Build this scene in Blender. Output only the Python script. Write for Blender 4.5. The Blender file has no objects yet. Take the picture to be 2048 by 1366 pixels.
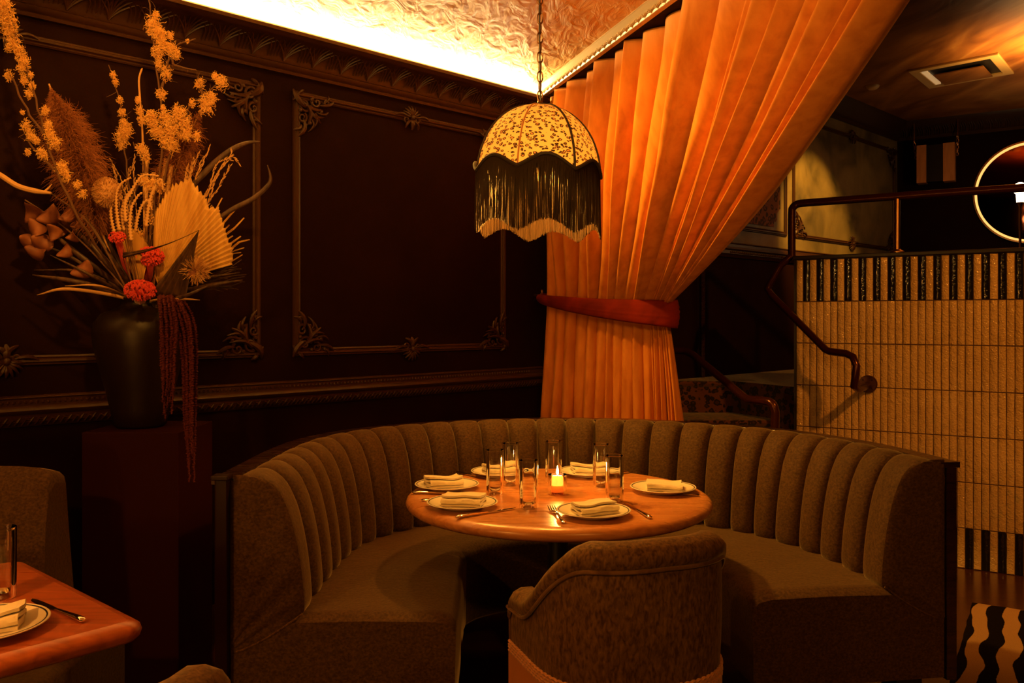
import bpy, math, random
from mathutils import Vector as V, Matrix
random.seed(7)
S = bpy.context.scene
COL = S.collection
PI = math.pi
F = 1740.0; HZ = 638.0; CZ = 1.34          # focal length in pixels, horizon row, eye height

# ------------------------------------------------------------------ camera, world, exposure, lights
cam = bpy.data.cameras.new('camera'); camo = bpy.data.objects.new('camera', cam); COL.objects.link(camo)
camo.location = (0, 0, CZ); camo.rotation_euler = (PI/2, 0, 0)
cam.sensor_width = 36; cam.lens = F/2048*36; cam.shift_y = -(683-HZ)/2048; cam.clip_start = .05
S.camera = camo
S.view_settings.view_transform = 'Standard'; S.view_settings.look = 'None'
S.view_settings.exposure = 0.0; S.view_settings.gamma = 1.0
S.view_settings.use_curve_mapping = False
w = bpy.data.worlds.new('world'); S.world = w; w.use_nodes = True
w.node_tree.nodes['Background'].inputs[0].default_value = (1.0, .32, .06, 1)
w.node_tree.nodes['Background'].inputs[1].default_value = .0022
S.cycles.use_denoising = True
S.cycles.max_bounces = 14; S.cycles.transmission_bounces = 14; S.cycles.diffuse_bounces = 4; S.cycles.glossy_bounces = 4; S.cycles.transparent_max_bounces = 16
S.cycles.sample_clamp_indirect = 6.0
S.cycles.caustics_refractive = True
WARM = (1.0, .46, .13)
def light(name, kind, loc, power, color=WARM, size=.05, target=None, angle=90, blend=.6, sizey=None):
    l = bpy.data.lights.new(name, kind); o = bpy.data.objects.new(name, l); COL.objects.link(o)
    l.energy = power; l.color = color; o.location = loc
    if kind == 'AREA':
        l.size = size
        if sizey: l.shape = 'RECTANGLE'; l.size_y = sizey
    else: l.shadow_soft_size = size
    if kind == 'SPOT': l.spot_size = math.radians(angle); l.spot_blend = blend
    if target is not None:
        o.rotation_euler = (V(target)-V(loc)).to_track_quat('-Z', 'Y').to_euler()
    return o
# added fill spots without fixtures; pendant and candles of neighbouring tables, the landing lamps
light('curtain_fill', 'SPOT', (-.52, 3.85, 2.58), 175, (1.0,.46,.055), .05, (.80, 3.45, 1.35), 96, .9)  # unseen spot added to bring out the curtain folds
light('front_fill', 'SPOT', (-.9, .6, 2.58), 12, (1.0,.42,.05), .06, (.9, 3.4, 2.1), 56, .9)  # weak added fill from the camera side
light('room_fill', 'SPOT', (1.1, -.9, 2.58), 95, (1.0,.38,.05), .08, (.85, 2.7, .4), 66, .8)  # added fill behind the camera for chair and banquette
light('tiles_fill', 'SPOT', (2.6, 1.6, 3.2), 240, (1.0,.31,.025), .06, (2.35, 4.7, .9), 62, .8)  # added spot that brightens the tiled wall, no fixture
light('flowers_fill', 'SPOT', (-.55, 1.6, 2.6), 125, (1.0,.40,.05), .05, (-1.35, 3.1, 1.95), 44, .8)  # added spot that brightens the dried flowers
light('landing_wall_fill', 'SPOT', (3.0, 6.2, 3.2), 260, (1.0,.46,.06), .03, (2.62, 7.4, 2.12), 46, .5)  # added spot for the bright patch on the green wall
light('neighbour_pendant', 'POINT', (-1.25, .95, 1.55), 30, (1.0,.36,.05), .03)
light('landing_uplight', 'SPOT', (3.85, 6.0, 2.80), 170, (1.0,.48,.09), .10, (3.85, 6.0, 3.29), 140, .9)
light('ceiling_fill', 'SPOT', (.1, .9, 2.12), 95, (1.0,.50,.10), .08, (.2, 3.3, 2.75), 80, 1.0)  # upward fill added to brighten the alcove ceiling
light('neighbour_candle_light', 'POINT', (-1.2, .5, .93), 13, (1.0,.42,.06), .02)
light('standing_lamp_light', 'POINT', (4.13, 7.02, 2.52), 4, (1.0,.50,.15), .06)
light('pendant_bulb_light', 'POINT', (.10, 3.0, 1.83), 29, (1.0,.40,.045), .03)
light('candle_light', 'POINT', (.153, 2.93, .838), 2.2, (1.0,.42,.07), .008)
light('left_candle_light', 'POINT', (-1.16, 1.52, .84), 2.5, (1.0,.38,.05), .01)

# ------------------------------------------------------------------ helpers
def P(x, y, Y):
    return V(((x-1024)/F*Y, Y, CZ-(y-HZ)/F*Y))
def T(x, y, z=.75):
    Y = (CZ-z)*F/(y-HZ)
    return V(((x-1024)/F*Y, Y, z))
class MB:
    def __init__(s): s.v = []; s.f = []; s.m = []; s.mi = 0
    def add(s, vs, fs):
        b = len(s.v); s.v += [tuple(p) for p in vs]
        s.f += [tuple(b+i for i in f) for f in fs]; s.m += [s.mi]*len(fs); return s
    def grid(s, rows, cu=False, cv=False):
        n = len(rows); m = len(rows[0]); fs = []
        for i in range(n if cu else n-1):
            for j in range(m if cv else m-1):
                fs.append((i*m+j, ((i+1) % n)*m+j, ((i+1) % n)*m+(j+1) % m, i*m+(j+1) % m))
        return s.add([p for r in rows for p in r], fs)
    def box(s, c, d, rz=0, M=None):
        vs = []
        for z in (-.5, .5):
            for x, y in ((-.5,-.5),(.5,-.5),(.5,.5),(-.5,.5)):
                p = V((x*d[0], y*d[1], z*d[2]))
                if M is not None: p = M @ p
                elif rz: p = V((p.x*math.cos(rz)-p.y*math.sin(rz), p.x*math.sin(rz)+p.y*math.cos(rz), p.z))
                vs.append(p+V(c))
        return s.add(vs, [(3,2,1,0),(4,5,6,7),(0,1,5,4),(1,2,6,5),(2,3,7,6),(3,0,4,7)])
    def prism(s, poly, z0, z1):
        n = len(poly)
        vs = [(p[0],p[1],z0) for p in poly]+[(p[0],p[1],z1) for p in poly]
        return s.add(vs, [tuple(range(n))[::-1], tuple(range(n,2*n))]+[(i,(i+1)%n,n+(i+1)%n,n+i) for i in range(n)])
    def tube(s, pts, r, n=8, closed=False, flat=1.0, up=None):
        pts = [V(p) for p in pts]; k = len(pts)
        rs = r if isinstance(r, (list, tuple)) else [r]*k
        rows = []; N = None
        for i in range(k):
            a = pts[i-1] if (i or closed) else pts[i]; b = pts[(i+1) % k] if (i < k-1 or closed) else pts[i]
            t = (b-a); t = t.normalized() if t.length > 1e-9 else V((0,0,1))
            if N is None:
                N = V(up) if up is not None else (V((0,0,1)) if abs(t.z) < .9 else V((1,0,0)))
            N = N-t*N.dot(t)
            if N.length < 1e-6: N = t.orthogonal()
            N.normalize(); B = t.cross(N)
            rows.append([pts[i]+(N*math.cos(2*PI*j/n)*flat+B*math.sin(2*PI*j/n))*rs[i] for j in range(n)])
        s.grid(rows, cu=closed, cv=True)
        if not closed:
            b = len(s.v)-k*n
            s.f.append(tuple(b+j for j in range(n))[::-1]); s.m.append(s.mi)
            s.f.append(tuple(b+(k-1)*n+j for j in range(n))); s.m.append(s.mi)
        return s
    def lathe(s, prof, c=(0,0,0), n=40, M=None, loop=False):
        rows = []
        for r, z in prof:
            row = []
            for j in range(n):
                p = V((r*math.cos(2*PI*j/n), r*math.sin(2*PI*j/n), z))
                if M is not None: p = M @ p
                row.append(p+V(c))
            rows.append(row)
        s.grid(rows, cu=loop, cv=True)
        return s
    def ball(s, c, r, n=10, sq=(1,1,1)):
        m = max(4, n//2+1)
        rows = [[V((r*sq[0]*math.sin(PI*i/m)*math.cos(2*PI*j/n), r*sq[1]*math.sin(PI*i/m)*math.sin(2*PI*j/n), r*sq[2]*math.cos(PI*i/m)))+V(c) for j in range(n)] for i in range(m+1)]
        return s.grid(rows, cv=True)
    def build(s, name, mat, parent=None, smooth=True, bevel=0, sub=0, solid=0, angle=40):
        off = V(parent.get('_o', (0,0,0))) if parent is not None else V((0,0,0))
        me = bpy.data.meshes.new(name)
        me.from_pydata([tuple(V(p)-off) for p in s.v], [], s.f)
        for mm in (mat if isinstance(mat, (list, tuple)) else [mat]): me.materials.append(mm)
        me.polygons.foreach_set('material_index', s.m)
        me.polygons.foreach_set('use_smooth', [bool(smooth)]*len(s.f))
        me.validate(); me.update()
        if smooth and angle: me.set_sharp_from_angle(angle=math.radians(angle))
        o = bpy.data.objects.new(name, me); COL.objects.link(o)
        o['_o'] = tuple(off)
        if parent is not None: o.parent = parent
        if solid: md = o.modifiers.new('solid', 'SOLIDIFY'); md.thickness = solid; md.offset = 0
        if bevel: md = o.modifiers.new('bevel', 'BEVEL'); md.width = bevel; md.segments = 2; md.limit_method = 'ANGLE'
        if sub: md = o.modifiers.new('sub', 'SUBSURF'); md.levels = sub; md.render_levels = sub
        return o
def tag(o, label=None, cat=None, group=None, kind=None):
    if label: o['label'] = label
    if cat: o['category'] = cat
    if group: o['group'] = group
    if kind: o['kind'] = kind
    return o
def thing(name, label, cat, loc=(0,0,0), group=None):
    o = bpy.data.objects.new(name, None); COL.objects.link(o)
    o.location = loc; o['_o'] = tuple(loc); o.empty_display_size = .1
    return tag(o, label, cat, group)
def struct(o): o['kind'] = 'structure'; return o
def dup(o, loc=None, rz=None, label=None, parent=None):
    c = o.copy(); COL.objects.link(c)
    if parent is not None: c.parent = parent
    if loc is not None: c.location = loc
    if rz is not None: c.rotation_euler = (0,0,rz)
    if label: c['label'] = label
    for ch in list(o.children): dup(ch, parent=c)
    return c
def crom(pts, n=8):
    pts = [V(p) for p in pts]; out = []
    for i in range(len(pts)-1):
        p1, p2 = pts[i], pts[i+1]
        p0 = pts[i-1] if i else p1*2-p2
        p3 = pts[i+2] if i+2 < len(pts) else p2*2-p1
        for k in range(n):
            t = k/n
            out.append(.5*((2*p1)+(p2-p0)*t+(2*p0-5*p1+4*p2-p3)*t*t+(3*p1-p0-3*p2+p3)*t**3))
    out.append(pts[-1]); return out
def resample(pts, step=None, n=None):
    L = [0]
    for a, b in zip(pts, pts[1:]): L.append(L[-1]+(b-a).length)
    n = n or max(2, int(L[-1]/step)); out = []; j = 0
    for i in range(n+1):
        d = L[-1]*i/n
        while j < len(L)-2 and L[j+1] < d: j += 1
        t = (d-L[j])/max(1e-9, L[j+1]-L[j]); out.append(pts[j].lerp(pts[j+1], min(1, t)))
    return out, L[-1]

# ------------------------------------------------------------------ materials
def mat(name, col=(.5,.5,.5), rough=.5, metal=0, **k):
    m = bpy.data.materials.new(name); m.use_nodes = True; nt = m.node_tree; N = nt.nodes; L = nt.links
    b = N['Principled BSDF']
    b.inputs['Base Color'].default_value = (*col, 1); b.inputs['Roughness'].default_value = rough
    b.inputs['Metallic'].default_value = metal
    for key, val in (('spec','Specular IOR Level'),('sheen','Sheen Weight'),('trans','Transmission Weight'),('ior','IOR'),('coat','Coat Weight'),('sheen_rough','Sheen Roughness'),('emit','Emission Strength'),('alpha','Alpha'),('sss','Subsurface Weight')):
        if key in k: b.inputs[val].default_value = k[key]
    if 'ecol' in k: b.inputs['Emission Color'].default_value = (*k['ecol'],1)
    if 'sheen_col' in k: b.inputs['Sheen Tint'].default_value = (*k['sheen_col'],1)
    tc = N.new('ShaderNodeTexCoord'); mp = N.new('ShaderNodeMapping'); L.new(tc.outputs['Object'], mp.inputs[0])
    mp.inputs['Scale'].default_value = k.get('scale', (1,1,1)); mp.inputs['Rotation'].default_value = k.get('rot', (0,0,0))
    def noise(sc, det=4, dist=0):
        n = N.new('ShaderNodeTexNoise'); n.inputs['Scale'].default_value = sc; n.inputs['Detail'].default_value = det
        n.inputs['Distortion'].default_value = dist; L.new(mp.outputs[0], n.inputs['Vector']); return n
    def ramp(src, stops):
        r = N.new('ShaderNodeValToRGB'); e = r.color_ramp.elements
        e[0].position = stops[0][0]; e[0].color = (*stops[0][1],1); e[1].position = stops[-1][0]; e[1].color = (*stops[-1][1],1)
        for p, c in stops[1:-1]: x = e.new(p); x.color = (*c,1)
        L.new(src, r.inputs[0]); return r
    if 'cn' in k:                      # colour noise: (scale, detail, distortion, stops)
        sc, det, dist, stops = k['cn']; n = noise(sc, det, dist); r = ramp(n.outputs[0], stops)
        L.new(r.outputs[0], b.inputs['Base Color'])
    if 'rn' in k:
        sc, lo, hi = k['rn']; n = noise(sc, 3); mr = N.new('ShaderNodeMapRange'); L.new(n.outputs[0], mr.inputs[0])
        mr.inputs[1].default_value = .3; mr.inputs[2].default_value = .7; mr.inputs[3].default_value = lo; mr.inputs[4].default_value = hi
        L.new(mr.outputs[0], b.inputs['Roughness'])
    if 'bump' in k:
        prev = None
        for sc, det, dist, st in k['bump']:
            n = noise(sc, det, dist); bp = N.new('ShaderNodeBump'); bp.inputs['Strength'].default_value = st
            bp.inputs['Distance'].default_value = k.get('bd', .01)
            L.new(n.outputs[0], bp.inputs['Height'])
            if prev: L.new(prev.outputs[0], bp.inputs['Normal'])
            prev = bp
        L.new(prev.outputs[0], b.inputs['Normal'])
    m['_b'] = 1
    return m
def leopard(name, base, ring, scale=30, rough=.8, emit=0, spotw=.5, centre=None, stretch=(1,1,1), trans=0):
    m = mat(name, base, rough); nt = m.node_tree; N = nt.nodes; L = nt.links; b = N['Principled BSDF']
    tc = N.new('ShaderNodeTexCoord'); mp = N.new('ShaderNodeMapping'); mp.inputs['Scale'].default_value = stretch
    L.new(tc.outputs['Object'], mp.inputs[0])
    nz = N.new('ShaderNodeTexNoise'); nz.inputs['Scale'].default_value = scale*.9; nz.inputs['Detail'].default_value = 2; L.new(mp.outputs[0], nz.inputs['Vector'])
    ad = N.new('ShaderNodeVectorMath'); ad.operation = 'MULTIPLY_ADD'
    L.new(nz.outputs['Color'], ad.inputs[0]); ad.inputs[1].default_value = (.9/scale,)*3; L.new(mp.outputs[0], ad.inputs[2])
    vo = N.new('ShaderNodeTexVoronoi'); vo.inputs['Scale'].default_value = scale; vo.inputs['Randomness'].default_value = .85; L.new(ad.outputs[0], vo.inputs['Vector'])
    n2 = N.new('ShaderNodeTexNoise'); n2.inputs['Scale'].default_value = scale*1.6; n2.inputs['Detail'].default_value = 1; L.new(mp.outputs[0], n2.inputs['Vector'])
    mu = N.new('ShaderNodeMath'); mu.operation = 'MULTIPLY_ADD'; L.new(n2.outputs[0], mu.inputs[0]); mu.inputs[1].default_value = .35; L.new(vo.outputs['Distance'], mu.inputs[2])
    r = N.new('ShaderNodeValToRGB'); r.color_ramp.interpolation = 'LINEAR'; e = r.color_ramp.elements
    c = centre or tuple(x*.6 for x in base)
    s0 = spotw
    e[0].position = 0; e[0].color = (*c,1); e[1].position = 1; e[1].color = (*base,1)
    for p, cc in ((s0*.62, c), (s0*.70, ring), (s0, ring), (s0*1.06, base)): x = e.new(p); x.color = (*cc,1)
    L.new(mu.outputs[0], r.inputs[0])
    L.new(r.outputs[0], b.inputs['Base Color'])
    return m, r
def wood(name, c0, c1, rot=0, rough=.35, plank=0, scale=(1,14,14), coat=.3):
    m = mat(name, c0, rough, scale=scale, rot=(0,0,rot), cn=(3.2,8,1.6,[(.25,c0),(.5,tuple((a+b)/2 for a,b in zip(c0,c1))),(.78,c1)]),
            bump=[(22,6,.6,.12)], bd=.003, coat=coat, rn=(6,rough*.8,rough*1.25))
    m.node_tree.nodes['Principled BSDF'].inputs['Coat Roughness'].default_value = .25
    return m
def velvet(name, dark, lightc, streak=(3,3,1), sheen=.35, contrast=(.38,.62), sc=7):
    m = mat(name, lightc, .75, scale=streak, sheen=sheen, sheen_rough=.35, sheen_col=(1,.8,.5),
            cn=(sc,9,.5,[(contrast[0],dark),(contrast[1],lightc)]), bump=[(60,4,0,.18),(9,3,.4,.25)], bd=.006, spec=.25)
    return m
M_wall = mat('dark_wall_paint', (.014,.0042,.0011), .7, spec=.05, cn=(3,6,.5,[(.3,(.012,.0034,.0008)),(.7,(.0165,.0050,.0013))]), bump=[(14,6,.3,.10),(90,2,0,.06)], bd=.01, rn=(9,.6,.78))
M_trim = mat('dark_trim_paint', (.046,.0165,.0042), .42, spec=.35, bump=[(60,3,0,.15)], bd=.004)
M_uwall = mat('aged_green_gold_wall', (.16,.12,.045), .55, cn=(2.3,9,.8,[(.36,(.055,.045,.02)),(.5,(.16,.12,.045)),(.68,(.24,.18,.07))]), bump=[(12,6,.4,.2)], rn=(7,.35,.6))
M_ceil = mat('gold_trowelled_plaster', (.74,.44,.14), .55, metal=.0, spec=.25, scale=(1,1,1), cn=(2.2,6,1.2,[(.3,(.60,.31,.07)),(.5,(.74,.42,.12)),(.75,(.84,.55,.20))]))
def ceil_bump(m, st=1.0, sc=5.5, dist=.015):
    nt = m.node_tree; N = nt.nodes; L = nt.links; b = N['Principled BSDF']
    tc = N.new('ShaderNodeTexCoord'); mp = N.new('ShaderNodeMapping'); mp.inputs['Rotation'].default_value = (0,0,.5); mp.inputs['Scale'].default_value = (2.6,1,1); L.new(tc.outputs['Object'], mp.inputs[0])
    nz = N.new('ShaderNodeTexNoise'); nz.inputs['Scale'].default_value = sc; nz.inputs['Detail'].default_value = 7; nz.inputs['Distortion'].default_value = 1.1; L.new(mp.outputs[0], nz.inputs['Vector'])
    rg = N.new('ShaderNodeTexNoise'); rg.noise_type = 'RIDGED_MULTIFRACTAL'; rg.inputs['Scale'].default_value = sc*1.7; rg.inputs['Detail'].default_value = 6; rg.inputs['Distortion'].default_value = .8; L.new(mp.outputs[0], rg.inputs['Vector'])
    b1 = N.new('ShaderNodeBump'); b1.inputs['Strength'].default_value = st; b1.inputs['Distance'].default_value = dist; L.new(nz.outputs[0], b1.inputs['Height'])
    b2 = N.new('ShaderNodeBump'); b2.inputs['Strength'].default_value = st*.6; b2.inputs['Distance'].default_value = dist*.3; L.new(rg.outputs[0], b2.inputs['Height']); L.new(b1.outputs[0], b2.inputs['Normal'])
    L.new(b2.outputs[0], b.inputs['Normal'])
ceil_bump(M_ceil)
M_ceil2 = mat('bronze_swirl_ceiling', (.34,.13,.03), .42, spec=.45, scale=(1.2,.35,1), rot=(0,0,.6), cn=(2.4,8,2.0,[(.3,(.17,.055,.012)),(.55,(.36,.14,.034)),(.75,(.52,.25,.07))]), bump=[(3,7,1.5,.35)], bd=.02)
M_floor = wood('dark_floor_wood', (.045,.012,.006), (.085,.028,.012), rot=.6, rough=.16, scale=(1,9,1))
M_gold = mat('gilded_cornice', (.50,.34,.15), .35, metal=.15, bump=[(80,3,0,.2)], bd=.003)
M_black = mat('black_satin', (.010,.008,.007), .4)
M_post = mat('dark_post_wood', (.014,.0035,.002), .4, spec=.15)
M_ottoman = velvet('olive_crushed_velvet', (.036,.0145,.0035), (.092,.045,.0105), streak=(1,1,1.25), sheen=.42, sc=120, contrast=(.34,.68))
M_chairv = velvet('olive_brown_velvet', (.050,.020,.006), (.19,.098,.026), streak=(1.3,1.3,.55), sheen=.28, contrast=(.33,.72), sc=90)
M_pipe = velvet('piping_velvet', (.09,.04,.012), (.17,.085,.03))
M_table = wood('oiled_cherry_wood', (.34,.115,.030), (.62,.27,.085), rot=.25, rough=.30, scale=(1.0,9,9))
M_table2 = wood('oiled_red_wood', (.26,.055,.013), (.56,.135,.032), rot=-.74, rough=.34, scale=(1.0,9,9))
M_darkwood = wood('dark_mahogany', (.012,.0035,.0018), (.034,.010,.004), rough=.28)
M_glass = mat('clear_glass', (1,1,1), .0, trans=1.0, ior=1.45)
M_amber = mat('amber_votive_glass', (1,.55,.26), .02, trans=1.0, ior=1.45)
M_plate = mat('glazed_white_china', (.80,.74,.62), .16, spec=.6)
M_ring = mat('navy_rim_line', (.015,.015,.03), .3)
M_napkin = mat('cream_linen', (.70,.60,.42), .85, sheen=.3, bump=[(160,2,0,.35),(14,4,.3,.3)], bd=.003)
M_steel = mat('polished_flatware', (.80,.74,.66), .12, metal=1)
M_wax = mat('candle_wax', (.95,.82,.55), .4, sss=.4, emit=3.0, ecol=(1.0,.55,.18))  # flame's glow through the wax put in as emission
M_flame = mat('candle_flame', (1,.8,.4), .5, emit=55, ecol=(1.0,.62,.22))
M_curtain = mat('orange_velvet', (.70,.27,.045), .72, sheen=.28, sheen_rough=.3, sheen_col=(1,.62,.3), scale=(1.5,1.5,.5), cn=(13,9,.3,[(.30,(.56,.185,.027)),(.55,(.69,.255,.042)),(.78,(.76,.30,.06))]), bump=[(70,4,0,.15)], bd=.005, spec=.2)
M_band = mat('rust_velvet_tieback', (.16,.014,.005), .8, spec=.1, sheen=.10, sheen_rough=.35, sheen_col=(1,.2,.1), cn=(7,6,.6,[(.35,(.10,.0075,.003)),(.65,(.20,.0150,.005))]), bump=[(60,4,0,.15)], bd=.004)
M_tile = mat('cream_glazed_tile', (.60,.43,.23), .09, spec=.7, cn=(3,4,.4,[(.3,(.52,.36,.18)),(.7,(.66,.48,.27))]), bump=[(30,3,.3,.55),(110,2,0,.55)], bd=.012)
M_btile = mat('black_glazed_tile', (.008,.007,.007), .12, spec=.7, bump=[(24,3,.3,.35),(75,2,0,.12)], bd=.008)
M_grout = mat('dark_grout', (.07,.04,.02), .9)
M_rail = mat('oxblood_metal_rail', (.060,.014,.008), .22, metal=.55, bump=[(40,3,0,.1)], bd=.003)
M_brass = mat('aged_brass', (.55,.30,.12), .28, metal=1, bump=[(60,3,0,.15)], bd=.002)
M_iron = mat('dark_bronze_chain', (.20,.10,.045), .35, metal=.9)
M_vase = mat('black_glazed_ceramic', (.014,.0058,.0018), .42, spec=.35, bump=[(55,4,.2,.25)], bd=.003)
M_ped = mat('dark_plinth_laminate', (.030,.0055,.002), .6, spec=.06)
M_led = mat('led_strip_glow', (1,.7,.4), .5, emit=340, ecol=(1.0,.70,.30))
# ------------------------------------------------------------------ room shell
UX, UY = math.sqrt(.5), math.sqrt(.5)
def W(x, z, off=0):                      # a point of the long left wall (plane Y = X + 4.87), off = towards the room
    return V((x+off*UX, x+4.87-off*UY, z))
def TL(t, z, off=0):                     # a point of the tiled divider, t metres from its left end, off = towards the room
    return V((1.682+.848*t-.53*off, 5.145-.53*t-.848*off, z))
def BK(t, z, off=0):                     # a point of the landing's back wall
    return V((3.87+.848*t-.53*off, 8.74-.53*t-.848*off, z))
CT0 = V((.135, 5.005, 0)); CTD = V((.2953, -.9554, 0)); CTN = V((-.9554, -.2953, 0))   # curtain line and its normal to the alcove
def CT(l, z, off=0): return CT0+CTD*l+CTN*off+V((0,0,z))
ZC, ZC2, ZL = 2.630, 3.29, .923
m = MB(); m.prism([(-4.6,-3.4),(7.5,-3.4),(7.5,9.5),(-4.6,9.5)], -.12, 0)
struct(m.build('floor', M_floor, smooth=False))
def sweep(path, prof):                   # prof: (off, z) with off measured from the wall line
    return [[p+n*o+V((0,0,z)) for o, z in prof] for p, n in path]
# long left wall; beyond the stairs its upper part is aged green plaster
m = MB(); a, b_ = W(-4.6,0), W(3.98,0)
m.prism([W(-4.6,0),W(1.3,0),W(1.3,0,-.15),W(-4.6,0,-.15)], 0, 3.4)
m.prism([W(1.3,0),W(3.95,0),W(3.95,0,-.15),W(1.3,0,-.15)], 0, 1.81)
m.mi = 1; m.prism([W(1.3,0),W(3.95,0),W(3.95,0,-.15),W(1.3,0,-.15)], 1.81, 3.4)
struct(m.build('wall_left', [M_wall, M_uwall], smooth=False))
m = MB(); m.prism([BK(-.1,0),BK(5,0),BK(5,0,-.15),BK(-.1,0,-.15)], 0, 3.4)
struct(m.build('wall_back', M_wall, smooth=False))
# ceilings
m = MB(); m.prism([(-4.6,-3.4),(2.72,-3.4),CT(3.6,0),CT(0,0),W(-4.6,0)], ZC, ZC+.14)
struct(m.build('ceiling', M_ceil, smooth=False))
m = MB(); m.prism([(2.72,-3.4),(7.5,-3.4),(7.5,6.3),BK(0,0),CT(0,0,-.1),CT(3.6,0,-.1)], ZC2, ZC2+.1)
struct(m.build('ceiling_landing', M_ceil2, smooth=False))
m = MB(); m.prism([CT(.0,0,-.02),CT(8.8,0,-.02),CT(8.8,0,-.12),CT(0,0,-.12)], ZC-.038, ZC2)
struct(m.build('trim_1', M_wall, smooth=False))          # header above the curtain
# cornice on the left wall with its LED cove
def strip(name, mt, x0, x1, prof, parent=None, n=2, f=W, **kw):
    m = MB(); rows = [[f(x0+(x1-x0)*i/n, z, o) for o, z in prof] for i in range(n+1)]
    m.grid(rows); k = len(prof)
    m.add(rows[0], [tuple(range(k))]); m.add(rows[-1], [tuple(range(k))[::-1]])
    return m.build(name, mt, parent, **kw)
XE = .105
prof = [(0,2.425),(.018,2.425),(.022,2.436),(.014,2.442),(.026,2.450),(.030,2.462),(.022,2.468)]
for i in range(9): t = i/8*PI/2; prof.append((.024+.095*(1-math.cos(t)), 2.470+.078*math.sin(t)))
prof += [(.132,2.550),(.140,2.558),(.150,2.562),(.153,2.576),(.146,2.583),(.132,2.583),(.125,2.57),(.02,2.562),(0,2.562)]
co = struct(strip('trim_2', M_trim, -4.4, XE, prof, n=80))
m = MB()                                                 # acanthus leaves carved on the cove
x = -2.6
def cove(u, t, lift=.004):                               # u: X along wall, t 0..1 up the cove
    a = t*PI/2; return W(u, 2.470+.078*math.sin(a)-lift*.3, .024+.095*(1-math.cos(a))+lift)
while x < XE-.06:
    for k in range(7):
        sgn = (k-3)/3
        pts = [cove(x+sgn*.052*(tt**1.5)+.012*tt, .04+.9*tt*(1-.25*abs(sgn)), .003+.006*math.sin(PI*tt)) for tt in [j/6 for j in range(7)]]
        m.tube(pts, [.0035,.005,.0055,.005,.0045,.004,.002], 5)
    for k in range(5):
        xx = x+.05+k*.011
        m.tube([cove(xx, .1+.02*k, .002), cove(xx+.004, .4, .006), cove(xx+.010*(k-2)/2, .75, .004)], [.002,.0045,.002], 5)
    x += .105
m.build('leaf_carving', M_trim, co)
led = struct(strip('trim_3', M_black, -3.6, XE-.03, [(.03,2.563),(.06,2.563),(.0595,2.570),(.0345,2.596),(.03,2.596)], smooth=False))
m = MB(); m.add([W(-3.6,2.596,.036),W(XE-.03,2.596,.036),W(XE-.03,2.571,.060),W(-3.6,2.571,.060)], [(0,1,2,3)])
lo = m.build('led_strip', M_led, led, smooth=False); tag(lo, 'glowing warm light strip in the cove')
# gilded cornice over the curtain
prof = [(-.02,2.56),(.012,2.553),(.020,2.556),(.024,2.566),(.026,2.584),(.020,2.592),(.030,2.597),(.034,2.606),(.044,2.611),(.050,2.622),(.060,2.6275),(.060,2.6298),(-.02,2.6298)]
prof = [(o*.75, ZC-(ZC-z)*.62) for o, z in prof]
cg = struct(strip('trim_4', M_gold, 0, 6.5, prof, f=lambda x,z,o: CT(x,z,o), n=120))
m = MB(); l = .02
while l < 3.0:
    for k in range(3):
        a = CT(l+.012*k, 2.586+.003*k, .016); b = CT(l+.012*k+.018, 2.605, .023); c = CT(l+.012*k+.030, 2.594, .024)
        m.tube([a, a.lerp(b,.5)+CTN*.005, b, c], [.0015,.0040,.0032,.0015], 5)
    m.ball(CT(l+.052, 2.595, .022), .0055, 7)
    l += .060
m.build('leaf_carving', M_gold, cg)
# chair rail on the left wall
prof = [(0,.955),(.012,.955),(.020,.965),(.030,.972),(.034,.988),(.024,.998),(.038,1.004),(.044,1.014),(.036,1.024),(.014,1.030),(.012,1.052),(.018,1.058),(.008,1.066),(0,1.066)]
cr = struct(strip('trim_5', M_trim, -4.4, .17, prof, n=40))
m = MB(); x = -2.6
while x < .1:
    m.ball(W(x,1.042,.014), .0065, 6); x += .0135
m.build('bead_row', M_trim, cr)
m = MB(); x = -2.6
while x < .1:
    m.tube([W(x,.962,.022), W(x+.008,.985,.036), W(x+.022,.976,.033)], [.003,.006,.002], 5)
    m.tube([W(x+.014,.962,.022), W(x+.018,.975,.033), W(x+.026,.99,.036)], [.003,.005,.002], 5); x += .03
m.build('leaf_carving', M_trim, cr)
struct(strip('baseboard_left', M_trim, -4.4, .3, [(0,0),(.02,0),(.02,.13),(.012,.15),(0,.15)]))
# chair rail of the landing on the same wall, and its cornice
prof = [(0,1.80),(.012,1.80),(.025,1.82),(.035,1.825),(.03,1.85),(.045,1.86),(.04,1.875),(.014,1.88),(.012,1.90),(.02,1.905),(0,1.915)]
cr2 = struct(strip('trim_6', M_trim, 1.5, 3.84, prof))
m = MB(); x = 1.6
while x < 3.4: m.ball(W(x,1.838,.034), .010, 6); x += .02
m.build('bead_row', M_trim, cr2)
prof = [(0,3.12),(.02,3.12),(.02,3.15),(.05,3.17),(.07,3.21),(.12,3.25),(.14,3.29),(0,3.29)]
struct(strip('trim_7', M_trim, .4, 3.83, prof, n=30))
c8 = struct(strip('trim_8', M_trim, .0, 4.5, prof, f=BK, n=30))
m = MB()
for i in range(40):
    for k in range(3):
        t = .05+i*.075
        m.tube([BK(t+.02*k,3.15,.04), BK(t+.02*k+.008,3.19,.075), BK(t+.02*k-.006,3.225,.10)], [.004,.008,.003], 5)
m.build('leaf_carving', M_trim, c8)
prof = [(0,1.80),(.012,1.80),(.025,1.82),(.035,1.825),(.03,1.85),(.045,1.86),(.04,1.875),(0,1.89)]
struct(strip('trim_9', M_trim, 0, 4.5, prof, f=BK))
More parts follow.
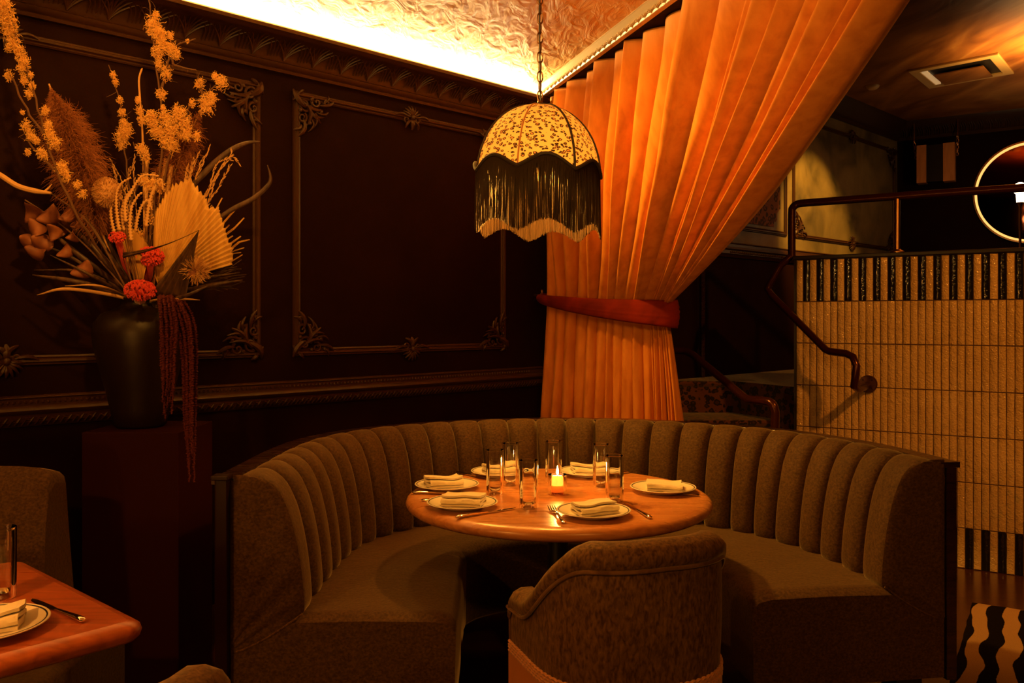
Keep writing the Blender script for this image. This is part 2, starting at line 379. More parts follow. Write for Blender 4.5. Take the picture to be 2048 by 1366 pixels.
# ---- picture-frame mouldings with carved corners
MP = [(0,-.019),(.008,-.019),(.013,-.013),(.010,-.007),(.018,-.003),(.020,.004),(.012,.009),(.012,.014),(.005,.018),(0,.018)]
def frame_moulding(x0, x1, z0, z1):
    m = MB(); s = math.sqrt(2)
    cx = [(x0,z0,1,1),(x1,z0,-1,1),(x1,z1,-1,-1),(x0,z1,1,-1),(x0,z0,1,1)]
    rows = [[W(x+sx*(-d)/s*1.0, z+sz*(-d), o) for o, d in MP] for x, z, sx, sz in cx]
    m.grid(rows); return m
def spiral(m, c, r, turns, ori, wd, start=0, n=20, off=.012):
    pts = []; rs = []
    for i in range(n+1):
        t = i/n; a = start+ori*turns*2*PI*t; rr = r*(1-.85*t)
        pts.append(W(c[0]+math.cos(a)*rr*UX, c[1]+math.sin(a)*rr, off+.012*t)); rs.append(wd*(1-.55*t))
    m.tube(pts, rs, 6)
def leafp(m, a, b, wd, off=.010, bend=0):
    pts = []; rs = []
    for i in range(7):
        t = i/6; x = a[0]+(b[0]-a[0])*t-(b[1]-a[1])*bend*math.sin(PI*t)*UX; z = a[1]+(b[1]-a[1])*t+(b[0]-a[0])*bend*math.sin(PI*t)
        pts.append(W(x, z, off+.012*math.sin(PI*t*.9))); rs.append(wd*(.25+math.sin(PI*min(1,t*.9+.05))))
    m.tube(pts, rs, 6, flat=.7)
def corner(m, x, z, sx, sz, k=1.0):
    q = lambda a, b: (x+sx*a*k*UX, z+sz*b*k)
    for (a, b, r, o, st) in ((.035,.040,.034,1,0),(.095,.022,.026,-1,2),(.022,.100,.026,1,1),(.085,.085,.022,-1,3),(.150,.012,.016,1,0),(.012,.155,.016,-1,2)):
        spiral(m, q(a,b), r*k, 1.3, o*sx*sz, .0075*k, st)
    for (a, b, c, d, w, bd) in ((-.02,-.02,.04,.05,.016,.2),(.02,.02,.13,.05,.011,.25),(.02,.02,.05,.13,.011,-.25),(.10,.03,.19,.0,.010,.2),(.03,.10,.0,.19,.010,-.2),
                            (.05,.05,.12,.11,.012,.1),(.06,.06,.14,.08,.008,.3),(.06,.06,.08,.14,.008,-.3),(.0,.0,-.025,.03,.009,0),(.0,.0,.03,-.025,.009,0),(.13,.02,.16,-.02,.007,.2),(.02,.13,-.02,.16,.007,-.2),(.09,.06,.16,.055,.007,.3),(.06,.09,.055,.16,.007,-.3)):
        leafp(m, q(a,b), q(c,d), w*k, bend=bd*sx*sz)
    for (a, b) in ((.0,.0),(.07,.012),(.012,.07),(.12,.06),(.06,.12)):
        p = q(a,b); m.ball(W(p[0],p[1],.018), .009*k, 6)
def centre_orn(m, x, z, up=1, k=1.0):
    q = lambda a, b: (x+a*k*UX, z+up*b*k)
    for i in range(9):
        an = (i-4)*.36; leafp(m, q(0,.0), q(math.sin(an)*.062, math.cos(an)*.058), .007*k)
    for s in (-1,1):
        spiral(m, q(s*.035,-.012), .02*k, 1.2, s*up, .006*k, 0); leafp(m, q(s*.02,-.005), q(s*.11,.0), .009*k, bend=.2*s)
        leafp(m, q(0,-.01), q(s*.04,-.055), .008*k, bend=.2*s)
    leafp(m, q(0,0), q(0,-.06), .011*k); p = q(0,0); m.ball(W(p[0],p[1],.024), .014*k, 8)
tn = [10]
def frame(x0, x1, z0, z1, centre=None, mt=M_trim, k=1.0):
    o = struct(frame_moulding(x0, x1, z0, z1).build('trim_%d' % tn[0], mt, angle=30)); tn[0] += 1
    for (x, z, sx, sz) in ((x0,z0,1,1),(x1,z0,-1,1),(x1,z1,-1,-1),(x0,z1,1,-1)):
        m = MB(); corner(m, x, z, sx, sz, k); m.build('corner_ornament', mt, o)
    for z, up in ((z0,-1),(z1,1)):
        m = MB(); centre_orn(m, (x0+x1)/2 if centre is None else centre, z, up, k); m.build('centre_ornament', mt, o)
    return o
frame(-.9687, -.0525, 1.19, 2.345)
frame(-2.48, -1.107, 1.19, 2.345)
frame(2.325, 3.80, 2.03, 3.01, 3.11, k=1.1)
fl = frame(1.20, 2.225, 2.03, 3.01, k=.01)
M_leo, _ = leopard('leopard_wallpaper', (.20,.07,.025), (.03,.008,.004), scale=17, rough=.7, spotw=.62, centre=(.16,.05,.02))
m = MB(); pz = [(1.34,2.075),(2.09,2.075),(2.09,2.11),(2.125,2.13),(2.125,2.19),(2.165,2.23),(2.165,2.93),(1.34,2.93)]
m.add([W(x,z,.006) for x,z in pz]+[W(x,z,0) for x,z in pz], [tuple(range(8))]+[(i,i+8,(i+1)%8+8,(i+1)%8) for i in range(8)])
m.build('leopard_inset', M_leo, fl, smooth=False)
# thin black pipes down the stair wall, seen between curtain and tiles
m = MB(); x = 1.335
m.tube([W(x,.9,.03), W(x,1.80,.03)], .016, 8); struct(m.build('trim_20', M_darkwood))
# ------------------------------------------------------------------ tiled divider
LW = 2.3; TH = .12; TOP = 1.690
dv = MB(); dv.prism([TL(-.012,0),TL(LW,0),TL(LW,0,-TH),TL(-.012,0,-TH)], 0, TOP)
dvo = struct(dv.build('wall_divider', M_grout, smooth=False))
rz = [0,.216,.462,.708,.952,1.198,1.442,TOP-.002]
wt = MB(); bt = MB(); pw = .0386; ncol = int(LW/pw)
for r in range(7):
    for c in range(ncol):
        t0, t1 = c*pw+.0016+random.uniform(-.0005,.0005), (c+1)*pw-.0016+random.uniform(-.0005,.0005); z0, z1 = rz[r]+.002, rz[r+1]-.002
        blk = (r in (0,6)) and c % 2 == 1
        mm = bt if blk else wt; e = .0025; dd = .006+random.uniform(-.0008,.0012); tl = random.uniform(-.0010,.0010)
        n = 5; rows = []
        for i in range(n+1):
            z = z0+(z1-z0)*i/n; jl, jr = random.uniform(-.0006,.0006), random.uniform(-.0006,.0006)
            zi = z+(e if i == 0 else -e if i == n else 0); q = dd if 0 < i < n else dd-.0
            rows.append([TL(t0+jl,z,0),TL(t0+jl,z if 0<i<n else z,q-.0025),TL(t0+jl+e,zi,q+tl),TL(t1+jr-e,zi,q-tl),TL(t1+jr,z,q-.0025),TL(t1+jr,z,0)])
        mm.grid(rows)
        for rr in (rows[0], rows[-1]): mm.add(rr, [(0,1,2,3,4,5)])
wt.build('cream_tiles', M_tile, dvo, angle=60); bt.build('black_tiles', M_btile, dvo, angle=60)
m = MB(); m.prism([TL(-.02,0,.014),TL(LW,0,.014),TL(LW,0,-TH-.02),TL(-.02,0,-TH-.02)], TOP, TOP+.022)
m.build('cap', M_black, dvo, smooth=False, bevel=.004)
# black edge trim at the left end
m = MB(); m.prism([TL(-.012,0,.010),TL(-.0005,0,.010),TL(-.0005,0,-.01),TL(-.012,0,-.01)], 0, TOP)
m.build('edge_strip', M_black, dvo, smooth=False)
# landing slab behind the divider and carpeted stairs
m = MB(); m.prism([(1.10,5.92),(1.45,5.92),TL(0.02,0,-TH-.02),TL(LW,0,-TH-.02),BK(3.0,0),BK(0,0),W(1.17,0,.0)], .0, ZL)
M_leo2, _ = leopard('leopard_carpet', (.11,.036,.012), (.008,.003,.002), scale=27, rough=.95, spotw=.66, centre=(.04,.013,.005))
M_leo2.node_tree.nodes['Principled BSDF'].inputs['Sheen Weight'].default_value = .3
ps = struct(m.build('floor_landing', M_leo2, smooth=False))
st = thing('staircase', 'leopard carpeted stairs behind the curtain climbing beside the tiled wall', 'stairs', (1.3,5.4,0))
def step_(y0, y1, z0, z1):
    m = MB(); xr = lambda y: min(1.66, 1.66) if y > 5.0 else 1.682+(5.145-y)*1.55
    xl = lambda y: max(.97, y-4.87+.03)
    prof = [(0,z0),(0,z1-.045),(-.016,z1-.035),(-.022,z1-.018),(-.014,z1-.004),(0,z1)]
    rows = []
    for dy, z in prof: rows.append([V((x, y0+dy, z)) for x in (xl(y0+.05), xl(y0+.05)+.02, 1.3, 1.45, xr(y0)-.03, xr(y0)-.02)])
    rows.append([V((x, y1, z1)) for x in (xl(y1), xl(y1)+.02, 1.38 if y1 > 6 else 1.3, 1.45, xr(y1)-.03, xr(y1)-.02)])
    m.grid(rows)
    l = [r_[0] for r_ in rows]; m.add(l+[V((xl(y1),y1,z0))], [tuple(range(len(l)+1))])
    m.build('step', M_leo2, st)
for i, (y0, y1, z0, z1) in enumerate([(4.70,5.04,0,.29),(5.04,5.45,.29,.50),(5.45,5.86,.50,.71),(5.86,6.2,.71,.925)]): step_(y0, y1, z0, z1)
# floor skirting under the tiles is bare; zebra rug
M_rug = mat('zebra_rug_pile', (.5,.33,.18), .95, spec=.03)
def zebra(m):
    nt = m.node_tree; N = nt.nodes; L = nt.links; b = N['Principled BSDF']
    tc = N.new('ShaderNodeTexCoord'); mp = N.new('ShaderNodeMapping'); L.new(tc.outputs['Object'], mp.inputs[0])
    wv = N.new('ShaderNodeTexWave'); wv.wave_type = 'BANDS'; wv.bands_direction = 'X'
    wv.inputs['Scale'].default_value = 2.7; wv.inputs['Distortion'].default_value = 3.4; wv.inputs['Detail'].default_value = 1.2; wv.inputs['Detail Scale'].default_value = 1.1
    L.new(mp.outputs[0], wv.inputs[0])
    n = N.new('ShaderNodeTexNoise'); n.inputs['Scale'].default_value = 60; L.new(tc.outputs['Object'], n.inputs[0])
    ma = N.new('ShaderNodeMath'); ma.operation = 'MULTIPLY_ADD'; L.new(n.outputs[0], ma.inputs[0]); ma.inputs[1].default_value = .12; L.new(wv.outputs[1], ma.inputs[2])
    r = N.new('ShaderNodeValToRGB'); e = r.color_ramp.elements; e[0].position = .52; e[0].color = (.010,.007,.006,1); e[1].position = .56; e[1].color = (.50,.30,.16,1)
    L.new(ma.outputs[0], r.inputs[0]); L.new(r.outputs[0], b.inputs['Base Color'])
    bp = N.new('ShaderNodeBump'); bp.inputs['Strength'].default_value = .6; bp.inputs['Distance'].default_value = .01
    n3 = N.new('ShaderNodeTexNoise'); n3.inputs['Scale'].default_value = 220; L.new(tc.outputs['Object'], n3.inputs[0]); L.new(n3.outputs[0], bp.inputs['Height']); L.new(bp.outputs[0], b.inputs['Normal'])
zebra(M_rug)
rug = thing('rug', 'black and cream zebra striped rug on the dark floor below the tiled wall', 'rug', (2.176,4.11,0)); rug.rotation_euler = (0,0,math.atan2(-.53,.848))
m = MB(); rows = []
for i in range(41):
    rows.append([V((.0+2.2*j/30+ (random.uniform(-.004,.004) if i in (0,40) or j in (0,30) else 0), -2.4*i/40, .018+random.uniform(-.002,.002) if 0<i<40 and 0<j<30 else .001)) for j in range(31)])
rug['_o'] = (0,0,0); m.grid(rows); m.build('pile', M_rug, rug)
# ------------------------------------------------------------------ handrails
h1 = thing('handrail', 'dark metal handrail on top of the tiled wall with bend going down the stairs', 'handrail', TL(-.03,0))
R = .0225
def zt(x, y, off=.0, t=None):            # pixel column onto the divider's top line
    k = (x-1024)/F; t = (k*5.145-1.682)/(.848+k*.53); return t
top = [P(1578,520,5.165), P(1578,440,5.165), P(1580,420,5.16), P(1592,411,5.14)]
t9 = zt(1792,390); z9 = 2.03
pts = crom([TL(-.037,1.71,-.04), TL(-.037,1.96,-.04), TL(-.03,2.005,-.04), TL(.0,2.025,-.04), TL(.05,2.028,-.04)], 6)+[TL(t9,z9,-.04), TL(LW,2.025,-.04)]
m = MB(); m.tube(pts, R, 12); m.build('top_rail', M_rail, h1)
for t in (t9, t9+.66):
    m = MB(); m.tube([TL(t,TOP+.02,-.04), TL(t,2.02,-.04)], .017, 12); m.lathe([(0,0),(.04,0),(.04,.006),(.024,.016),(.017,.02)], TL(t,TOP+.022,-.04), 16)
    tag(m.build('post', M_brass, h1), 'brass coloured upright post')
A = [TL(-.037,1.72,-.04), P(1562,530,5.20), P(1541,566,5.27), P(1535,578,5.28), P(1543,590,5.25), P(1652,700,4.86), P(1660,703,4.84), P(1692,707,4.77), P(1706,714,4.73), P(1713,732,4.71), P(1710,760,4.71), P(1708,772,4.72), P(1716,778,4.76), P(1735,772,4.90), TL(.400,.972,.0)]
m = MB(); m.tube(A, .021, 12); m.build('stair_rail', M_rail, h1)
m = MB(); Mr = Matrix.Rotation(PI/2, 3, 'X'); Mz = Matrix.Rotation(math.atan2(-.53,.848), 3, 'Z')
m.lathe([(0,.018),(.045,.018),(.050,.012),(.050,0)], TL(.400,.972,.008), 24, M=Mz @ Mr)
for k in range(4):
    a = PI/4+k*PI/2; m.ball(TL(.400+.034*math.cos(a), .972+.034*math.sin(a), .027), .005, 6)
m.build('wall_flange', M_rail, h1)
h2 = thing('handrail', 'lower oxblood handrail beside the curtain in front of the leopard stairs', 'handrail', (1.3,4.3,0))
m = MB(); m.tube(crom([P(1240,698,5.08), P(1340,700,5.0), P(1372,703,4.95)],3)+[P(1385,709,4.90), P(1488,794,4.46)]+crom([P(1496,799,4.42), P(1530,802,4.30), P(1545,808,4.26), P(1551,826,4.25)],4)+[P(1549,880,4.25), V((1.30,4.25,.0))], .021, 12)
m.build('rail', M_rail, h2)
# ------------------------------------------------------------------ landing furniture: mirror, hanging panel, vent, detector, lamp
mir = thing('round_mirror', 'large round mirror with a glowing ring frame on the dark back wall', 'mirror', BK(1.155,2.527,.0))
def ring(r0, r1, o0, o1, c=(1.155,2.527), n=64):
    m = MB(); rows = []
    for i in range(n):
        a = 2*PI*i/n; rows.append([BK(c[0]+r*math.cos(a), c[1]+r*math.sin(a), o) for r, o in ((r0,o0),(r0,o1),(r1,o1),(r1,o0))])
    m.grid(rows, cu=True, cv=True); return m
M_ringl = mat('ring_light', (1,.8,.5), .4, emit=1.25, ecol=(1.0,.55,.14)); M_mir = mat('smoked_mirror', (.20,.05,.02), .05, metal=1)
ring(.465,.480,.0,.035).build('frame', M_brass, mir); ring(.445,.465,.0,.025).build('light_ring', M_ringl, mir)
m = MB(); m.add([BK(1.155+.45*math.cos(2*PI*i/64), 2.527+.45*math.sin(2*PI*i/64), .012) for i in range(64)], [tuple(range(64))]); m.build('glass', M_mir, mir, smooth=False)
hp = thing('hanging_box', 'small dark box with two wooden stripes chained from the far ceiling', 'box', BK(.42,2.66,.14))
def bkbox(m, t0, t1, z0, z1, o0, o1): m.add([BK(t,z,o) for z in (z0,z1) for t,o in ((t0,o0),(t1,o0),(t1,o1),(t0,o1))], [(3,2,1,0),(4,5,6,7),(0,1,5,4),(1,2,6,5),(2,3,7,6),(3,0,4,7)])
HT = lambda x: (lambda k: (k*8.74-3.87)/(.848+k*.53))((x-1024)/F)
ht = [HT(v) for v in (1838,1857,1890,1913)]; off = [a-.02 for a in ht]
M_stripe = wood('light_oak_stripe', (.50,.20,.06), (.70,.32,.11), rough=.5, scale=(6,6,1))
z0, z1 = 2.665, 3.03
m = MB(); bkbox(m, ht[1], ht[2], z0+.005, z1-.005, .06, .17); m.build('dark_centre', M_black, hp, smooth=False)
for a, b in ((ht[0],ht[1]),(ht[2],ht[3])):
    m = MB(); bkbox(m, a, b, z0, z1, .05, .18); m.build('wood_stripe', M_stripe, hp, smooth=False)
for tt in (ht[0]-.03, ht[3]+.02):
    m = MB(); m.tube([BK(tt,3.29,.12), BK(tt,3.10,.12)], .005, 6)
    for k in range(6):
        c = BK(tt+(.008 if tt>ht[2] else .01)*k/3*(1 if tt < ht[2] else -.3), 3.085-.032*k, .12)
        m.tube([c+V((math.cos(a)*.011*(k%2),math.cos(a)*.011*((k+1)%2),math.sin(a)*.019)) for a in [2*PI*q/10 for q in range(10)]], .003, 5, closed=True)
    m.build('chain', M_brass, hp)
vn = thing('air_conditioning_cassette', 'square air vent cassette with open flap in the bronze ceiling', 'air vent', (3.52,6.83,ZC2))
ux = V((.712,-.702,0)); uy = V((.63,.776,0)); vo = V((3.10,6.81,0))
def VP(a, b, z): return vo+ux*a+uy*b+V((0,0,ZC2+z))
def vbox(m, a0, a1, b0, b1, z0, z1, dz=0): m.add([VP(a,b,z) for z in (z0,z1) for a,b in ((a0,b0),(a1,b0),(a1,b1),(a0,b1))], [(3,2,1,0),(4,5,6,7),(0,1,5,4),(1,2,6,5),(2,3,7,6),(3,0,4,7)])
M_vent = mat('vent_enamel', (.62,.42,.20), .4)
m = MB(); S1 = .64; B = .07
for q in ((0,S1,0,B),(0,S1,S1-B,S1),(0,B,B,S1-B),(S1-B,S1,B,S1-B)): vbox(m, *q, -.018, 0)
m.build('frame', M_vent, vn, smooth=False, bevel=.004)
m = MB(); vbox(m, B, S1-B, B, S1-B, -.002, 0); m.build('opening', M_black, vn, smooth=False)
m = MB(); vbox(m, .14, .50, .20, .56, -.030, -.022); m.build('flap', M_ceil2, vn, smooth=False)
m = MB(); vbox(m, .075, .115, .10, .55, -.016, -.004); m.build('louvre', mat('pale_glow_louvre', (.9,.75,.5), .4, emit=.35, ecol=(1,.6,.25)), vn, smooth=False)  # louvre has a slight added glow on top of its pale colour
m = MB(); m.lathe([(0,-.03),(.03,-.03),(.05,-.015),(.055,0)], (3.017,7.28,ZC2), 20); dt = m.build('smoke_detector', M_vent)
tag(dt, 'small round smoke detector on the bronze ceiling near the curtain edge', 'smoke detector')
lp = thing('standing_lamp', 'bright globe lamp standing on the landing in front of the round mirror', 'lamp', (4.13,7.08,ZL))
M_globe = mat('lit_globe', (1,.8,.5), .4, emit=14, ecol=(1.0,.72,.38)); c = V((4.135,7.08,2.40))
m = MB(); m.ball(c, .052, 20); m.lathe([(.0,-.11),(.026,-.11),(.030,-.05),(.035,-.03)], c, 16); m.build('globe', M_globe, lp)
m = MB(); m.lathe([(0,0),(.12,0),(.12,.015),(.012,.03),(.010,1.33),(.022,1.36),(.026,1.37)], (c.x,c.y,ZL), 20); m.build('stand', M_brass, lp)
# thin glass that lets light through: transparent + fresnel gloss
def thin(name, col, tint=(1,1,1)):
    m = bpy.data.materials.new(name); m.use_nodes = True; nt = m.node_tree; N = nt.nodes; L = nt.links; N.remove(N['Principled BSDF'])
    t = N.new('ShaderNodeBsdfTransparent'); t.inputs[0].default_value = (*col,1); g = N.new('ShaderNodeBsdfGlossy'); g.inputs['Roughness'].default_value = .02; g.inputs[0].default_value = (*tint,1)
    lw = N.new('ShaderNodeFresnel'); lw.inputs[0].default_value = 1.5; mx = N.new('ShaderNodeMixShader'); L.new(lw.outputs[0], mx.inputs[0]); L.new(t.outputs[0], mx.inputs[1]); L.new(g.outputs[0], mx.inputs[2])
    L.new(mx.outputs[0], N['Material Output'].inputs[0]); return m
M_thin = thin('thin_glass_wall', (.965,.955,.93)); M_thina = thin('thin_amber_glass', (.95,.62,.36))
# ------------------------------------------------------------------ banquette
raw = [(-.815,2.49),(-.812,2.80),(-.805,3.05),(-.770,3.30),(-.670,3.53),(-.480,3.74),(-.20,3.90),(.12,3.975),(.48,3.955),(.83,3.80),(1.10,3.58),(1.27,3.28),(1.345,3.02),(1.385,2.77)]
pathO, LT = resample(crom([(x,y,0) for x,y in raw], 16), n=620)
def nrm(i):
    a = pathO[max(0,i-3)]; b = pathO[min(len(pathO)-1,i+3)]; t = (b-a).normalized(); return V((t.y,-t.x,0))
NI = [nrm(i) for i in range(len(pathO))]
bq = thing('banquette', 'horseshoe banquette in olive brown velvet with channelled back around the round table', 'banquette', (.25,3.1,0))
NP = len(pathO)
def psweep(prof, i0=0, i1=None, step=3, caps=True, closed=False):
    m = MB(); idx = list(range(i0, (NP if i1 is None else i1), step))
    if idx[-1] != (NP-1 if i1 is None else i1-1): idx.append(NP-1 if i1 is None else i1-1)
    rows = [[pathO[i]+NI[i]*o+V((0,0,z)) for o, z in prof] for i in idx]
    m.grid(rows, cv=closed)
    if caps: m.add(rows[0], [tuple(range(len(prof)))]); m.add(rows[-1], [tuple(range(len(prof)))[::-1]])
    return m
# wooden outer panel with cap
psweep([(0,.19),(0,.865),(-.034,.865),(-.034,.19)], closed=True).build('outer_panel', M_darkwood, bq)
psweep([(.020,.866),(.020,.884),(-.046,.884),(-.046,.866)], closed=True).build('top_cap', M_darkwood, bq, bevel=.003)
# channelled back cushion, one mesh per channel
WE = .165; nch = int(round((LT-2*WE)/.138)); wch = (LT-2*WE)/nch
def station(s):
    f = s/LT*(NP-1); i = min(NP-2, int(f)); t = f-i
    return pathO[i].lerp(pathO[i+1], t), NI[i].lerp(NI[i+1], t).normalized()
BP = [(.020,.49),(.195,.47),(.215,.50),(.214,.56),(.205,.64),(.190,.72),(.170,.79),(.142,.848),(.105,.882),(.070,.893),(.035,.888),(.012,.868),(.004,.84)]
BPc = [V((a,0,b)) for a,b in BP]; BPs = [BPc[0]]+crom(BPc[1:], 4)
def channel(s0, s1, e0=0, e1=0):
    m = MB(); n = 14; rows = []
    for i in range(n+1):
        t = i/n; s = s0+(s1-s0)*t; p, q = station(s)
        d = 2*t-1; b = (1-abs(d)**3.0)**.5 if abs(d) < 1 else 0
        if e0 and t < .5: b = max(b, 1-.35*math.exp(-t*14))*1.0
        if e1 and t > .5: b = max(b, 1-.35*math.exp(-(1-t)*14))*1.0
        row = []
        for k, c in enumerate(BPs):
            kk = .74+.26*b if not ((e0 and t < .5) or (e1 and t > .5)) else .80+.20*b
            o = c.x*kk+.0; z = c.z-(1-b)*.016*(1 if c.z > .8 else 0)
            row.append(p+q*max(.003,o)+V((0,0,z)))
        rows.append(row)
    m.grid(rows)
    m.add(rows[0], [tuple(range(len(rows[0])))]); m.add(rows[-1], [tuple(range(len(rows[0])))[::-1]])
    return m
channel(.004, WE, e0=1).build('back_channel', M_ottoman, bq)
for c in range(nch):
    channel(WE+c*wch+.0008, WE+(c+1)*wch-.0008).build('back_channel', M_ottoman, bq)
channel(LT-WE, LT-.004, e1=1).build('back_channel', M_ottoman, bq)
# fabric end panels: the diagonal seam sweeps down to the base
inner = sorted([(q.z, q.x) for q in BPs[4:] if q.z > .5 and q.x > .09])
def lim(z):
    if z < .50: return .014+.206*max(0,(z-.385)/(.50-.385))**.75
    if z > .872: return .105*max(.02,1-((z-.872)/.022)**2)**.5+.002
    for (za, oa), (zb, ob) in zip(inner, inner[1:]):
        if za <= z <= zb: return (oa+(ob-oa)*(z-za)/max(1e-6, zb-za))
    return inner[0][1] if z < inner[0][0] else .105
for side in (0, 1):
    m = MB(); rows = []; i0 = 0 if side == 0 else NP-1; p = pathO[i0]; q = NI[i0]; tg = (pathO[1]-pathO[0]).normalized()*-1 if side == 0 else (pathO[-1]-pathO[-2]).normalized()
    NZ, NO = 44, 22
    for a_ in range(NZ+1):
        z = .387+(.892-.387)*a_/NZ; L_ = lim(z)*1.01; row = []
        for c_ in range(NO+1):
            u = c_/NO; o = .002+(L_-.002)*u; ed = min(1, (1-u)*L_/.035, u*L_/.012, (z-.387+.002)/.02, (.892-z)/.02+.02)
            ang = math.atan2(z-.36, o+.02); rad = math.hypot(z-.36, o+.02)
            wr = (.0035 if side == 0 else .0016)*math.sin(ang*26+rad*9)*math.exp(-((ang-.95)/.42)**2)*min(1, rad/.08)*math.exp(-rad*2.4)*2
            wr += .0016*math.sin(z*60+o*25)*math.exp(-o*22)
            row.append(p+q*o+V((0,0,z))+tg*(.012*math.sqrt(max(0,ed))-.010+wr*ed))
        rows.append(row)
    m.grid(rows); m.build('end_panel', M_ottoman, bq, angle=0)
    sm_ = [p+q*(.002+lim(.387+(.497-.387)*k/14)*.99)+V((0,0,.387+(.497-.387)*k/14))+tg*.001 for k in range(15)]
    m = MB(); m.tube(sm_, .0028, 5); m.build('seam', M_chairv, bq)
# seat: front edge tightens towards the back of the horseshoe
def seatw(i):
    s = i/(NP-1); return .655-.10*math.sin(PI*s)**2
m = MB(); rows = []
for i in range(0, NP, 4):
    w_ = seatw(i); p, q = pathO[i], NI[i]; e = min(i, NP-1-i)/(NP-1)*LT; dz = .018*max(0, 1-e/.03)**2
    prof = [(.01,.20),(.01,.485-dz),(.20,.488-dz),(w_*.6,.494-dz),(w_-.06,.492-dz),(w_-.022,.484-dz),(w_-.004,.465-dz),(w_,.44),(w_-.003,.32),(w_-.004,.215),(w_-.02,.20)]
    rows.append([p+q*o+V((0,0,z)) for o, z in prof])
m.grid(rows, cv=True); m.add(rows[0], [tuple(range(11))]); m.add(rows[-1], [tuple(range(11))[::-1]])
m.build('seat', M_ottoman, bq, angle=50)
for (i, o) in ((14,.10),(14,.56),(NP-15,.10),(NP-15,.56),(NP//3,.10),(2*NP//3,.10),(NP//2,.10)):
    m = MB(); p = pathO[i]+NI[i]*o; a = math.atan2(NI[i].y, NI[i].x)
    m.box((p.x,p.y,.10), (.09,.09,.20), rz=a); m.build('leg', M_black, bq, smooth=False, bevel=.004)
m = MB(); m.box((-.822,2.470,.53), (.036,.03,.74)); m.box((-.822,2.464,.8925), (.05,.05,.013)); m.build('end_post', M_post, bq, smooth=False, bevel=.003)
# ------------------------------------------------------------------ left bench (partly seen)
ib = thing('bench', 'brown velvet bench end behind the square table at the left edge', 'bench', (-1.7,2.3,0))
m = MB(); rows = []
for x, k in ((-2.15,1),(-1.9,1),(-1.50,1),(-1.40,.99),(-1.35,.965),(-1.322,.92),(-1.308,.84),(-1.303,.7)):
    t = (1-k)
    rows.append([V((x+dx, y, z)) for (dx,y,z) in ((.02,2.42,.45),(.012,2.40,.60),(-.0,2.43,.75),(-.012,2.47,.88-t*.13),(-.02,2.52,.915-t*.16),(-.02,2.58,.90-t*.16),(-.02,2.60,.7),(0,2.60,.45))])
m.grid(rows); m.add(rows[-1], [tuple(range(8))[::-1]]); m.build('backrest', M_ottoman, ib)
m = MB(); m.box((-1.64,2.33,.325), (.98,.54,.25)); m.build('seat', M_ottoman, ib, bevel=.02)
for x in (-2.08,-1.22):
    m = MB(); m.box((x,2.12,.10), (.06,.06,.20)); m.build('leg', M_black, ib, smooth=False)
# ------------------------------------------------------------------ round table
TC = V((.156,2.95,0)); TR = .513
rt = thing('round_table', 'round wooden dining table set for six inside the banquette', 'table', (TC.x,TC.y,0))
prof = [(0,.705),(TR-.05,.705),(TR-.018,.709),(TR-.005,.718),(TR,.7285),(TR-.004,.739),(TR-.014,.7465),(TR-.028,.7497),(TR-.04,.75),(0,.75)]
m = MB(); m.lathe(prof, (TC.x,TC.y,0), 128); m.build('table_top', M_table, rt, angle=60)
m = MB(); m.lathe([(0,.0),(.28,.0),(.28,.012),(.05,.03),(.035,.05),(.035,.69),(.14,.695),(.14,.704),(0,.704)], (TC.x,TC.y,0), 40); m.build('pedestal', M_black, rt)
# square table at the left edge
tc = V((-.709,1.705,0)); tu = V((-.745,.667,0)); tv = V((-.667,-.745,0))
ct = thing('square_table', 'reddish wooden table with rounded corner at the lower left edge', 'table', (-1.15,1.6,0))
def rrect(L1, L2, r, z, ins=0, n=8):
    out = []
    for cx, cy, a0 in ((r,r,PI),(L1-r,r,1.5*PI),(L1-r,L2-r,0),(r,L2-r,.5*PI)):
        for i in range(n+1):
            a = a0+PI/2*i/n; rr = r-ins; out.append(tc+tu*(cx+rr*math.cos(a))+tv*(cy+rr*math.sin(a))+V((0,0,z)))
    return out
m = MB(); rows = [rrect(.68,.80,.045,z,i) for z, i in ((.708,.028),(.712,.012),(.72,.003),(.73,0),(.739,.003),(.746,.012),(.750,.028))]
m.grid(rows, cv=True); k = len(rows[0]); m.add(rows[0], [tuple(range(k))[::-1]]); m.add(rows[-1], [tuple(range(k))]); m.build('table_top', M_table2, ct, angle=50)
cc = tc+tu*.34+tv*.40
m = MB(); m.lathe([(0,0),(.22,0),(.22,.012),(.04,.03),(.032,.05),(.032,.69),(.12,.70),(.12,.707),(0,.707)], (cc.x,cc.y,0), 32); m.build('pedestal', M_black, ct)
# ------------------------------------------------------------------ tableware prototypes (local coordinates at the origin)
def local(name, label, cat, group): return thing(name, label, cat, (0,0,0), group)
def place(o, p, rz=0, z=None, label=None):
    o.location = (p[0], p[1], p[2] if z is None else z); o.rotation_euler = (0,0,rz)
    if label: o['label'] = label
    return o
# tumbler
gl = local('water_glass', '', 'glass', 'tall straight water glasses')
gr, gh = .0292, .150
m = MB(); m.lathe([(0,.0012),(gr-.005,.0010),(gr-.002,.0),(gr,.003),(gr,.006),(gr,.06),(gr+.0004,gh-.006),(gr+.0004,gh-.0012),(gr+.0001,gh),(gr-.0004,gh),(gr-.0007,gh-.0012),(gr-.0007,gh-.006),(gr-.0010,.06),(gr-.0011,.026),(gr-.0013,.020),(gr-.004,.0145),(gr-.012,.0128),(0,.0122)], n=48); m.build('tumbler', M_glass, gl, angle=50)
G6 = [(990,988,'water glass at left of the candle, in front of the back left plate'),(1021,970,'water glass standing just behind another glass near the back left plate'),(1057,1016,'water glass nearest the camera, left of the candle'),
      (1107,965,'water glass standing directly behind the candle'),(1202,973,'water glass in front of the back right plate'),(1229,1003,'water glass at right behind the front plate'),(2,1196,'water glass on the square table at the left edge')]
